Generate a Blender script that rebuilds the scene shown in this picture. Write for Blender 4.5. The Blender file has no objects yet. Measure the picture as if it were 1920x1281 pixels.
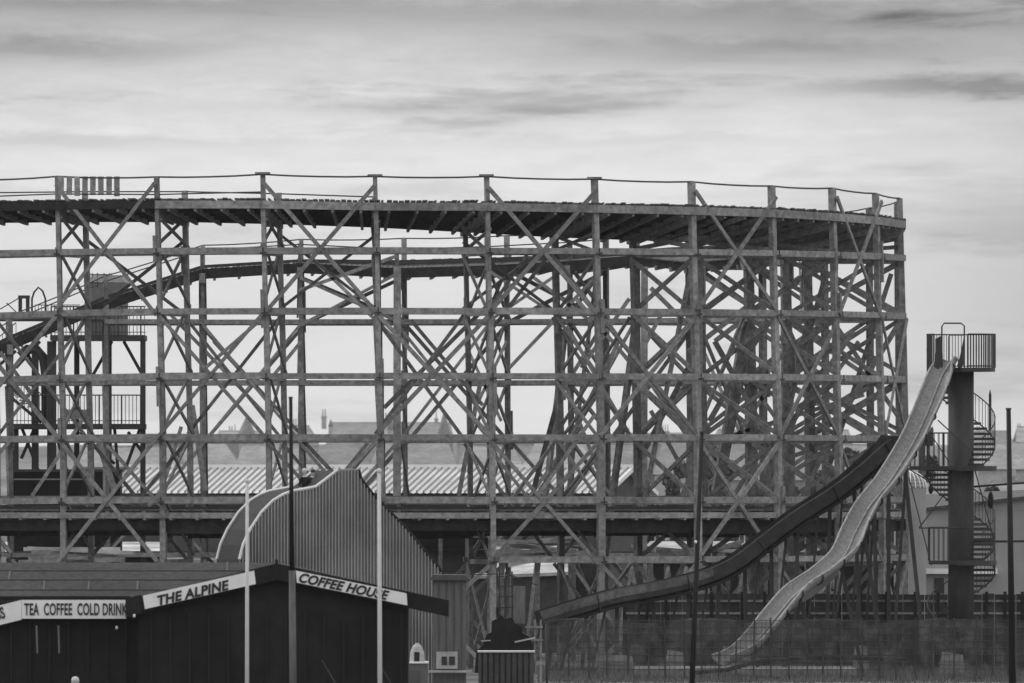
import bpy, bmesh, math, random
from mathutils import Vector, Matrix
R = math.radians
rng = random.Random(7)
C = bpy.context.scene.collection
scene = bpy.context.scene

# ------------------------------------------------------------------ camera
EYE = 7.9            # eye height (m); 45 units = 1 m, D0 = 600 m to the near side of the coaster
cam_d = bpy.data.cameras.new("camera"); cam = bpy.data.objects.new("camera", cam_d); C.objects.link(cam)
cam.location = (0, 0, EYE); cam.rotation_euler = (R(90), 0, 0)
cam_d.sensor_width = 36; cam_d.lens = 27000/1920*36
cam_d.shift_y = (900-640.5)/1920
cam_d.clip_start = 1; cam_d.clip_end = 20000
scene.camera = cam
cam_d.dof.use_dof = True; cam_d.dof.focus_distance = 595; cam_d.dof.aperture_fstop = 5.6

# ------------------------------------------------------------------ world: overcast, streaky cloud (black-and-white picture, so all greys)
SUN_EL, SUN_AZ = 38, -55      # azimuth from +Y, negative = left
w = bpy.data.worlds.new("World"); scene.world = w; w.use_nodes = True
nt = w.node_tree; N = nt.nodes; L = nt.links; N.clear()
def nd(t, **k):
    n = N.new(t)
    for a, b in k.items(): setattr(n, a, b)
    return n
def mth(op, a, b=None, c=None, clamp=False):
    n = nd('ShaderNodeMath', operation=op, use_clamp=clamp)
    for i, v in enumerate((a, b, c)):
        if v is None: continue
        if isinstance(v, (int, float)): n.inputs[i].default_value = v
        else: L.new(v, n.inputs[i])
    return n.outputs[0]
sky = nd('ShaderNodeTexSky', sky_type='NISHITA'); sky.sun_disc = False
sky.sun_elevation = R(SUN_EL); sky.sun_rotation = R(SUN_AZ)
bw = nd('ShaderNodeRGBToBW'); L.new(sky.outputs[0], bw.inputs[0])
tc = nd('ShaderNodeTexCoord'); sp = nd('ShaderNodeSeparateXYZ'); L.new(tc.outputs['Generated'], sp.inputs[0])
ay = mth('MAXIMUM', mth('ABSOLUTE', sp.outputs[1]), 0.05)
U = mth('MULTIPLY', mth('DIVIDE', sp.outputs[0], ay), 27.0)      # thousands of px across
V = mth('MULTIPLY', mth('DIVIDE', sp.outputs[2], ay), 27.0)      # thousands of px up
def cmb(x, y, z=0.0):
    n = nd('ShaderNodeCombineXYZ')
    for i, v in enumerate((x, y, z)):
        if isinstance(v, (int, float)): n.inputs[i].default_value = v
        else: L.new(v, n.inputs[i])
    return n.outputs[0]
def noise(vec, scale, detail=5, rough=.55, dist=0):
    n = nd('ShaderNodeTexNoise'); n.inputs['Scale'].default_value = scale; n.inputs['Detail'].default_value = detail
    n.inputs['Roughness'].default_value = rough; n.inputs['Distortion'].default_value = dist
    L.new(vec, n.inputs['Vector']); return n.outputs['Fac']
n1 = noise(cmb(mth('MULTIPLY', U, 1.2), mth('MULTIPLY', V, 9.0), 3.7), 1.0, 9, .6, .2)
n2 = noise(cmb(mth('MULTIPLY', U, 5.0), mth('MULTIPLY', V, 19.0), 9.1), 1.0, 9, .68, .15)
n3 = noise(cmb(mth('MULTIPLY', U, .8), mth('MULTIPLY', V, 2.0), 1.3), 1.0, 3, .5)
def sstep(v, a, b):
    n = nd('ShaderNodeMapRange', interpolation_type='SMOOTHSTEP'); L.new(v, n.inputs[0])
    n.inputs[1].default_value = a; n.inputs[2].default_value = b; return n.outputs[0]
# thin bank of darker cloud high up, brighter clear band below it
high = sstep(V, 0.58, 0.92)
base = mth('SUBTRACT', 0.80, mth('MULTIPLY', high, 0.31))
st1 = sstep(n1, .50, .64); st2 = sstep(n2, .48, .66)
amt = mth('ADD', 0.10, mth('MULTIPLY', sstep(V, .45, .85), .16))
base = mth('SUBTRACT', base, mth('MULTIPLY', st1, amt))
base = mth('SUBTRACT', base, mth('MULTIPLY', mth('MULTIPLY', st2, st1), .10))
base = mth('ADD', base, mth('MULTIPLY', mth('SUBTRACT', n3, .5), .22))
base = mth('ADD', base, mth('MULTIPLY', mth('SUBTRACT', n2, .5), mth('ADD', .16, mth('MULTIPLY', sstep(V, .3, .8), .22))))
# long dark streaks on the right and left
def blob(cx, cy, sx, sy, s):
    dx = mth('DIVIDE', mth('SUBTRACT', U, cx), sx); dy = mth('DIVIDE', mth('SUBTRACT', mth('ADD', V, mth('ADD', mth('MULTIPLY', mth('SUBTRACT', n1, .5), .10), mth('MULTIPLY', mth('SUBTRACT', n2, .5), .07))), cy), sy)
    r2 = mth('ADD', mth('MULTIPLY', dx, dx), mth('MULTIPLY', dy, dy))
    return mth('MULTIPLY', mth('EXPONENT', mth('MULTIPLY', r2, -1.0)), s)
for b in ((.86, .735, .34, .020, .30), (.45, .80, .38, .028, .20), (-.75, .89, .5, .02, .14), (.1, .87, .5, .03, .10), (-.85, .80, .26, .022, .2), (-.1, .70, .42, .020, .16),
          (.65, .86, .5, .04, .12), (.80, .52, .35, .02, .05), (.92, .47, .25, .03, .12), (-.8, .63, .4, .02, .14), (.3, .63, .5, .012, .07), (-.65, .86, .55, .05, .06),
          (1.10, .42, .40, .40, .24), (-1.1, .1, .25, .5, .04)):
    base = mth('SUBTRACT', base, mth('MULTIPLY', blob(*b), mth('ADD', .5, n2)))
base = mth('MAXIMUM', base, .12)
base = mth('ADD', base, mth('MULTIPLY', sstep(V, 1.4, 9.0), .62))      # overcast dome: brighter towards the zenith
# overhead the cloud is an even grey; the Nishita sky shines through it a little
val = mth('ADD', mth('MULTIPLY', base, .97), mth('MULTIPLY', bw.outputs[0], 0.004))
col = nd('ShaderNodeCombineColor')
for i in range(3): L.new(val, col.inputs[i])
bg = nd('ShaderNodeBackground'); L.new(col.outputs[0], bg.inputs[0]); bg.inputs[1].default_value = 1.0
out = nd('ShaderNodeOutputWorld'); L.new(bg.outputs[0], out.inputs[0])

# ------------------------------------------------------------------ sun (veiled)
sd = bpy.data.lights.new("sun", 'SUN'); sd.energy = 0.9; sd.angle = R(12); sd.color = (1, 1, 1)
so = bpy.data.objects.new("sun", sd); C.objects.link(so)
dv = Vector((math.sin(R(SUN_AZ))*math.cos(R(SUN_EL)), math.cos(R(SUN_AZ))*math.cos(R(SUN_EL)), math.sin(R(SUN_EL))))
so.rotation_euler = dv.to_track_quat('Z', 'Y').to_euler()
vs = scene.view_settings; vs.view_transform = 'Standard'; vs.look = 'None'; vs.exposure = 0; vs.gamma = 1; vs.use_curve_mapping = False

# ------------------------------------------------------------------ materials
MATS = {}
def mat(name, v, rough=.85, var=.25, scale=1.0, stretch=(1, 1, 1), spec=.25, obj_var=0.0, bump=0.0, blotch=0.0):
    m = bpy.data.materials.new(name); m.use_nodes = True; t = m.node_tree; n = t.nodes; l = t.links
    b = n['Principled BSDF']; b.inputs['Roughness'].default_value = rough; b.inputs['Specular IOR Level'].default_value = spec
    g = n.new('ShaderNodeNewGeometry'); mp = n.new('ShaderNodeMapping'); mp.inputs['Scale'].default_value = stretch
    l.new(g.outputs['Position'], mp.inputs[0])
    no = n.new('ShaderNodeTexNoise'); no.inputs['Scale'].default_value = scale; no.inputs['Detail'].default_value = 6; no.inputs['Roughness'].default_value = .65
    l.new(mp.outputs[0], no.inputs['Vector'])
    mr = n.new('ShaderNodeMapRange'); mr.inputs[1].default_value = .3; mr.inputs[2].default_value = .7
    mr.inputs[3].default_value = v*(1-var); mr.inputs[4].default_value = v*(1+var); l.new(no.outputs['Fac'], mr.inputs[0])
    s = mr.outputs[0]
    if blotch:
        n2_ = n.new('ShaderNodeTexNoise'); n2_.inputs['Scale'].default_value = .35; n2_.inputs['Detail'].default_value = 3
        l.new(g.outputs['Position'], n2_.inputs['Vector'])
        m2 = n.new('ShaderNodeMapRange'); m2.inputs[1].default_value = .35; m2.inputs[2].default_value = .65; m2.inputs[3].default_value = 1-blotch; m2.inputs[4].default_value = 1+blotch
        l.new(n2_.outputs['Fac'], m2.inputs[0]); mm = n.new('ShaderNodeMath'); mm.operation = 'MULTIPLY'; l.new(s, mm.inputs[0]); l.new(m2.outputs[0], mm.inputs[1]); s = mm.outputs[0]
    if obj_var:
        oi = n.new('ShaderNodeObjectInfo'); m3 = n.new('ShaderNodeMapRange'); m3.inputs[3].default_value = 1-obj_var; m3.inputs[4].default_value = 1+obj_var
        l.new(oi.outputs['Random'], m3.inputs[0]); mm = n.new('ShaderNodeMath'); mm.operation = 'MULTIPLY'; l.new(s, mm.inputs[0]); l.new(m3.outputs[0], mm.inputs[1]); s = mm.outputs[0]
    cc = n.new('ShaderNodeCombineColor')
    for i in range(3): l.new(s, cc.inputs[i])
    l.new(cc.outputs[0], b.inputs['Base Color'])
    if bump:
        bp = n.new('ShaderNodeBump'); bp.inputs['Strength'].default_value = bump; bp.inputs['Distance'].default_value = .02
        l.new(no.outputs['Fac'], bp.inputs['Height']); l.new(bp.outputs[0], b.inputs['Normal'])
    MATS[name] = m; return m
TIM = mat('weathered_timber', .25, .9, .45, 4.0, (1, 1, 1), .2, .12, .2, .18)
TIM2 = mat('brace_timber', .21, .9, .45, 5.0, (1, 1, 1), .2, .15, .2, .15)
TIM3 = mat('darker_timber', .15, .9, .5, 4.0, (1, 1, 1), .2, .25, .2, .3)  # darker tone for inner rows, the turn and the far side
DECKM = mat('dark_shade_timber', .028, .85, .5, 3.0, (1, 1, 1), .2, .1)  # near-black tone carries the shade beneath the decks
PLANK = mat('plank_timber', .11, .9, .5, 4.0, (1, 1, 1), .2, .2)
BLACK = mat('dark_paint_and_shade', .012, .6, .5, 1.5, (1, 1, 1), .2, 0, 0, .3)  # real dark paint, also the shadow tone of the coffee house walls
STEEL = mat('dark_steel', .035, .5, .4, 3.0, (1, 1, .3), .4)
WIRE = mat('cable', .06, .6, .2, 3.0)
WHITE = mat('white_paint', .80, .5, .07, 3.0, (1, 1, .3), .4)
SIGNW = mat('sign_white', .80, .5, .08, 1.5, (1, 1, 1), .3)
LETTER = mat('letter_black', .03, .6, .2)
FELT = mat('roofing_felt', .062, .95, .35, 6.0, (1, 1, 1), .1, 0, .3, .12)
SLATE = mat('hazed_slate', .24, .8, .25, 2.0, (1, 1, 1), .3, .2, 0, .15)  # paler tone carries distance haze for the far roofs
BRICK = mat('hazed_house_wall', .38, .9, .2, 1.5, (1, 1, 1), .2, .2)  # wall tone lightened for distance haze as well
PALEW = mat('pale_render', .31, .9, .10, .6, (1, 1, .4), .2, 0, 0, .12)
GLASS = mat('dark_glass', .03, .15, .2, 1, (1, 1, 1), .6)
RIBW = mat('white_corrugated', .80, .5, .10, 1.0, (1, 1, 1), .4, 0, 0, .10)
CORR = mat('grey_corrugated', .31, .6, .15, 2.0, (1, 1, .2), .35, 0, 0, .2)
DARKROOF = mat('dark_sheet', .07, .6, .3, 2.0, (1, 1, 1), .3)
COL = mat('column_steel', .045, .7, .35, 2.5, (1, 1, .3), .3, 0, 0, .2)
FIBRE = mat('slide_fibreglass', .20, .5, .35, 9.0, (1, 1, 1), .4, 0, 0, .15)
DCHUTE = mat('dark_chute', .03, .6, .5, 3.0, (1, 1, 1), .3, 0, 0, .3)
GROUND = mat('worn_ground', .13, .95, .5, .5, (1, 1, 1), .1, 0, .3, .35)
FENCEM = mat('fence_board', .05, .95, .45, 1.2, (1, .2, .6), .1, 0, 0, .3)
LEAF = mat('leaf', .12, .9, .4, 1.0, (1, 1, 1), .1, .2)
BARK = mat('bark', .08, .95, .3, 3.0)
SKIN = mat('skin', .45, .6, .1, 8)
HAIRW = mat('white_hair', .55, .8, .2, 20)
HAIRD = mat('dark_hair', .05, .8, .2, 20)
COAT = mat('dark_coat', .015, .9, .4, 8)
PALEROOF = mat('pale_roof', .42, .8, .35, 1.2, (1, 1, 1), .2, .15, 0, .35)
NET = bpy.data.materials.new('windbreak_net'); NET.use_nodes = True
_t = NET.node_tree; _b = _t.nodes['Principled BSDF']; _b.inputs['Roughness'].default_value = .95
_g = _t.nodes.new('ShaderNodeNewGeometry')
_n = _t.nodes.new('ShaderNodeTexNoise'); _n.inputs['Scale'].default_value = 2.0; _n.inputs['Detail'].default_value = 6
_mp = _t.nodes.new('ShaderNodeMapping'); _mp.inputs['Scale'].default_value = (.9, 1, 1.1)
_t.links.new(_g.outputs['Position'], _mp.inputs[0]); _t.links.new(_mp.outputs[0], _n.inputs['Vector'])
_m = _t.nodes.new('ShaderNodeMapRange'); _m.inputs[1].default_value = .3; _m.inputs[2].default_value = .7; _m.inputs[3].default_value = .05; _m.inputs[4].default_value = .17
_t.links.new(_n.outputs['Fac'], _m.inputs[0]); _c = _t.nodes.new('ShaderNodeCombineColor')
for i in range(3): _t.links.new(_m.outputs[0], _c.inputs[i])
_t.links.new(_c.outputs[0], _b.inputs['Base Color'])
_a = _t.nodes.new('ShaderNodeMapRange'); _a.inputs[1].default_value = .3; _a.inputs[2].default_value = .7; _a.inputs[3].default_value = .30; _a.inputs[4].default_value = .72
_t.links.new(_n.outputs['Fac'], _a.inputs[0]); _t.links.new(_a.outputs[0], _b.inputs['Alpha'])

# ------------------------------------------------------------------ geometry helpers
def P(px, py, d=0):      # photo position -> point standing at depth d (45 units = 1 m behind the 600 m plane)
    s = 1+d/27000
    return Vector(((px-960)/45*s, 600*s, EYE+(900-py)/45*s))
def E(x, y, d=0):        # plan / elevation units, no perspective
    return Vector(((x-960)/45, 600+d/45, EYE+(900-y)/45))
def M(d): return (1+d/27000)/45      # metres per photo unit at depth d

class MB:
    def __init__(s): s.v = []; s.f = []
    def add(s, v, f):
        k = len(s.v); s.v += [tuple(p) for p in v]; s.f += [tuple(i+k for i in q) for q in f]; return s
    def beam(s, a, b, w, t, nrm=Vector((0, -1, 0))):
        a = Vector(a); b = Vector(b); T = (b-a).normalized()
        if T.length < .5: return s
        W = T.cross(nrm)
        if W.length < .05: W = T.cross(Vector((1, 0, 0)))
        W.normalize(); Nn = W.cross(T).normalized()
        v = [p+W*(w/2*i)+Nn*(t/2*j) for p in (a, b) for i, j in ((-1, -1), (1, -1), (1, 1), (-1, 1))]
        return s.add(v, [(0, 1, 2, 3), (7, 6, 5, 4), (0, 4, 5, 1), (1, 5, 6, 2), (2, 6, 7, 3), (3, 7, 4, 0)])
    def box(s, x0, x1, y0, y1, z0, z1):
        v = [(x, y, z) for z in (z0, z1) for x, y in ((x0, y0), (x1, y0), (x1, y1), (x0, y1))]
        return s.add(v, [(3, 2, 1, 0), (4, 5, 6, 7), (0, 1, 5, 4), (1, 2, 6, 5), (2, 3, 7, 6), (3, 0, 4, 7)])
    def tube(s, pts, r, n=8, closed=False):
        pts = [Vector(p) for p in pts]; rr = r if isinstance(r, (list, tuple)) else [r]*len(pts)
        base = len(s.v); up = Vector((0, 0, 1)); A = None
        for i, p in enumerate(pts):
            T = (pts[min(i+1, len(pts)-1)]-pts[max(i-1, 0)]).normalized()
            if A is None:
                A = T.cross(up if abs(T.z) < .9 else Vector((1, 0, 0))).normalized()
            A = (A-T*A.dot(T)).normalized(); B = T.cross(A)
            for k in range(n):
                an = 2*math.pi*k/n; s.v.append(tuple(p+(A*math.cos(an)+B*math.sin(an))*rr[i]))
        m = len(pts)
        for i in range(m-1):
            for k in range(n):
                s.f.append((base+i*n+k, base+i*n+(k+1) % n, base+(i+1)*n+(k+1) % n, base+(i+1)*n+k))
        s.f.append(tuple(base+k for k in range(n))[::-1]); s.f.append(tuple(base+(m-1)*n+k for k in range(n)))
        return s
    def prism(s, poly, off):       # polygon extruded by a vector
        n = len(poly); off = Vector(off); v = [Vector(p) for p in poly]; v += [p+off for p in v]
        return s.add(v, [tuple(range(n)), tuple(range(2*n-1, n-1, -1))]+[((i+1) % n, i, n+i, n+(i+1) % n) for i in range(n)])
    def cone(s, c, r0, r1, h, n=12):
        c = Vector(c); v = []
        for z, r in ((0, r0), (h, r1)):
            v += [c+Vector((math.cos(2*math.pi*k/n)*r, math.sin(2*math.pi*k/n)*r, z)) for k in range(n)]
        return s.add(v, [tuple(range(n))[::-1], tuple(range(n, 2*n))]+[(k, (k+1) % n, n+(k+1) % n, n+k) for k in range(n)])
    def build(s, name, m, parent=None, smooth=False):
        me = bpy.data.meshes.new(name); me.from_pydata(s.v, [], s.f); me.update()
        o = bpy.data.objects.new(name, me); C.objects.link(o)
        if m: me.materials.append(m)
        if parent:
            o.parent = parent; o.matrix_parent_inverse = Matrix.Translation(-parent_loc(parent))
        if smooth: me.shade_smooth()
        return o
def parent_loc(p):
    l = Vector(p.location)
    while p.parent: p = p.parent; l = l*1
    return l if p is not None else l
_locs = {}
def root(name, loc, label, cat, group=None):
    o = bpy.data.objects.new(name, None); C.objects.link(o); o.location = loc; o.empty_display_size = .3
    o['label'] = label; o['category'] = cat
    if group: o['group'] = group
    return o
def child(mb, name, m, parent, smooth=False):
    """mesh in world coordinates parented under an Empty (or under a part, which itself sits at identity)"""
    me = bpy.data.meshes.new(name)
    top = parent
    while top.parent: top = top.parent
    off = Vector(top.location)
    me.from_pydata([tuple(Vector(p)-off) for p in mb.v], [], mb.f); me.update()
    if m: me.materials.append(m)
    if smooth: me.shade_smooth()
    o = bpy.data.objects.new(name, me); C.objects.link(o); o.parent = parent
    return o
def tagm(o, label, cat, group=None, kind=None):
    if label: o['label'] = label
    if cat: o['category'] = cat
    if group: o['group'] = group
    if kind: o['kind'] = kind
    return o
def struct(o): o['kind'] = 'structure'; return o
def text_mesh(parent, name, body, m, p0, xdir, size, sx=1.0, shear=0.0, off=.0, ydir=Vector((0, 0, 1))):
    cu = bpy.data.curves.new(name, 'FONT'); cu.body = body; cu.size = size; cu.shear = shear; cu.extrude = .006; cu.offset = off; cu.space_character = 1.05
    to = bpy.data.objects.new(name, cu); C.objects.link(to)
    dg = bpy.context.evaluated_depsgraph_get(); me = bpy.data.meshes.new_from_object(to.evaluated_get(dg))
    bpy.data.objects.remove(to)
    top = parent
    while top.parent: top = top.parent
    xdir = xdir.normalized(); yd = (ydir-xdir*ydir.dot(xdir)).normalized(); zd = xdir.cross(yd)
    for v in me.vertices:
        c = v.co.copy(); v.co = Vector(p0)+xdir*c.x*sx+yd*c.y+zd*c.z-Vector(top.location)
    me.materials.clear(); me.materials.append(m)
    o = bpy.data.objects.new(name, me); C.objects.link(o); o.parent = parent
    return o

# ------------------------------------------------------------------ ground
g = MB(); 
g.add([(-3000, -60, 0), (3000, -60, 0), (3000, 9000, 0), (-3000, 9000, 0)], [(0, 1, 2, 3)])
struct(g.build('ground', GROUND))

# ------------------------------------------------------------------ the wooden roller coaster
RC = root('roller_coaster', E(703, 1255, 0), 'huge weathered timber roller coaster trestle with banked plank track curving round at its right end', 'roller coaster')
# plan of the outer row: x, depth, radial angle, photo height of deck edge, photo height of rail
front = [(-265, 290, -20, 386, 345), (-85, 203, -18, 380, 338), (103, 133, -15, 376, 331), (292, 73, -15.5, 374, 332), (492, 18, -9, 374, 327), (703, 0, 1, 378, 331), (912, 29, 13.5, 379, 331),
         (1115, 87, 24.5, 383, 336), (1299, 196, 38, 387, 341), (1453, 343, 50, 392, 349), (1572, 519, 61.5, 399, 353), (1660, 712, 72, 406, 363), (1712, 918, 83, 413, 372)]
outer = []
for x, d, th, yd, yr in front:
    s = 1+d/27000
    outer.append((x, d, th, 900-(900-yd)*s, 900-(900-yr)*s))
for x, d, th, H in ((1712, 1125, 97, 498), (1662, 1330, 110, 490), (1578, 1515, 121, 482), (1458, 1700, 131, 474), (1315, 1845, 143, 465), (1148, 1950, 156, 455), (949, 2005, 168, 447),
                    (742, 2030, 176, 442), (535, 2035, 180, 440), (336, 2030, 181, 428), (140, 2020, 182, 366), (-55, 2010, 183, 285), (-250, 2000, 183, 185)):
    outer.append((x, d, th, 900-H, 900-H-45))
NB = len(outer); NF = len(front)
WID = 180; GY = 1255
def inn(o, f=1.0): t = R(o[2]); return (o[0]-WID*f*math.sin(t), o[1]+WID*f*math.cos(t))
def bank(i): return (16, 16, 18, 20, 24, 26, 34, 40, 42, 42, 42, 42)[i] if i < 12 else (40 if i < 17 else (18 if i < 21 else 6))
def nrm(o): t = R(o[2]); return Vector((math.sin(t), -math.cos(t), 0))
LV = [470, 583, 705, 820, 938, 1050]
def lev(i, k):
    y = LV[k]
    if i <= 2: y += [3, 9, 14][2-i]*(1 if k in (1, 2) else .4)
    return y
parts = {}                       # kind -> list of (score, MB, material)
def put(kind, mb, m=TIM):
    a = [Vector(v) for v in mb.v]; ext = max((a[0]-v).length for v in a); dep = sum(v.y for v in a)/len(a)-600
    parts.setdefault(kind, []).append((ext-max(0, dep)*.12, mb, m))
u = 1/45
def jit(s=1.5): return rng.uniform(-s, s)
POST = {}
for i, o in enumerate(outer):
    n = nrm(o)
    x, d, th, yd, yr = o; xi, di = inn(o); b = bank(i)
    lean = 12 if i < NF else 4
    right = i >= 6 and i <= 19
    pw = 8.6 if i < 7 else (11.2 if i < 18 else 8.5)
    # outer post (battered slightly) and inner post
    for row, (xx, dd, top) in enumerate(((x, d, yr), (xi, di, yd+b-40))):
        f = lambda y, xx=xx, top=top: xx+lean*min(1, (y-top)/500)
        POST[(i, row)] = (f, dd, top)
        mb = MB(); ys = [top, 583, 820, 1050, GY+8]
        w_ = pw*(1 if row == 0 else .9)
        if top > 560: ys = [top, 820, 1050, GY+8]
        for a_, b_ in zip(ys[:-1], ys[1:]):
            wj = w_*rng.uniform(.95, 1.2)*(1 if a_ < 560 else 1.08)
            if row == 0 and a_ == top and i < 8: wj = w_*.95
            mb.beam(E(f(a_)+jit(.8), a_-(3 if a_ > top else 0), dd+jit(2)), E(f(b_)+jit(.8), b_, dd+jit(2)), wj*u, 11*u, n)
        put('post', mb, TIM3 if (row == 1 and i > 5) or 12 < i < 19 else TIM)
        # scab boards lapping the joints
        for y in (583, 705, 820, 470, 930):
            if y < top+50 or rng.random() < (.6 if i < 8 or i > 17 else .8): continue
            h = rng.uniform(40, 85); sd_ = rng.choice((-1, 1)); yy = y+jit(22)
            q = MB(); a = f(yy)+sd_*(w_*.5+2); t = Vector((math.cos(R(th)), math.sin(R(th)), 0))
            q.beam(E(f(yy-h/2), yy-h/2, dd)+t*sd_*w_*.55*u+n*.16, E(f(yy+h/2), yy+h/2, dd)+t*sd_*w_*.55*u+n*.16, w_*.8*u, 5*u, n)
            put('splice_board', q, TIM2)
    if i < 12:
        for k in range(6):
            if k == 5 and x < 750: continue
            yy = lev(i, k); fx = POST[(i, 0)][0](yy); q = MB(); pc = E(fx, yy, d)+n*.34; tt = Vector((math.cos(R(th)), math.sin(R(th)), 0))
            q.beam(pc-tt*.14+Vector((0, 0, -.10+jit(.03))), pc+tt*.14+Vector((0, 0, -.08)), .07, .03, n)
            q.beam(pc+Vector((0, 0, .13)), pc+Vector((0, 0, -.2)), .06, .025, n); put('bracket', q, STEEL)
    # cap boards
    if 4 <= i <= 7:
        q = MB(); q.box(E(x, 0, d).x-14*u, E(x, 0, d).x+14*u, E(x, 0, d).y-.25, E(x, 0, d).y+.25, E(0, yr, 0).z, E(0, yr-4, 0).z); put('post_cap', q, TIM2)
    # bent: ties and crossed braces between outer and inner post, one cross per storey
    tn = Vector((math.cos(R(th)), math.sin(R(th)), 0))
    fo, do, _ = POST[(i, 0)]; fi, dj, _ = POST[(i, 1)]
    lv = [yd+26]+[lev(i, k) for k in range(6)]+[GY-20]
    for k in range(len(lv)-1):
        y0, y1 = lv[k], lv[k+1]
        if y1 < yd+70: continue
        y0 = max(y0, yd+b+8)
        bw_ = (5.5 if i < 8 or i > 19 else 8)*u
        if 12 < i < 18 and (k+i) % 3 == 0: continue
        cm = TIM3 if 8 < i < 19 and rng.random() < .75 else TIM2
        put('cross_brace', MB().beam(E(fo(y0), y0+6+jit(5), do)+tn*.13, E(fi(y1), y1-6+jit(5), dj)+tn*.13, bw_, 4*u, tn), cm)
        put('cross_brace', MB().beam(E(fi(y0), y0+6+jit(5), dj)-tn*.13, E(fo(y1), y1-6+jit(5), do)-tn*.13, bw_, 4*u, tn), cm)
        if k > 0: put('tie_beam', MB().beam(E(fo(y0), y0+4, do), E(fi(y0), y0+4, dj), 9*u, 5*u, tn), TIM2)
    # heavy cross beam carrying the banked deck
    put('cap_beam', MB().beam(E(fo(yd), yd+22, do)-n*.1, E(fi(yd), yd+b+18, dj)-n*.25, 20*u, 12*u, tn), TIM2)
    # lower deck cap beam
    if yd < 800: put('cap_beam', MB().beam(E(fo(985), 985, do), E(fi(985), 985, dj), 26*u, 12*u, tn), DECKM)
# long raking struts stiffening the turn
for i in (8, 10, 12, 15, 18):
    o = outer[i]; n = nrm(o); xi, di = inn(o); xr, dr = inn(o, 1.0+rng.uniform(.7, 1.1))
    y0 = rng.choice((480, 600, 590)); tn = Vector((math.cos(R(o[2])), math.sin(R(o[2])), 0))
    put('raking_strut', MB().beam(E(xi, y0, di)+tn*.2, E(xr, 1245, dr)+tn*.2, 13*u, 8*u, tn), TIM3)
    if i % 2 == 0:
        xr2, dr2 = inn(o, .1); put('raking_strut', MB().beam(E(xr2, 500, dr2)+tn*.3, E(xi, 1000, di)+tn*.3, 9*u, 5*u, tn), TIM2)
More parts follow.
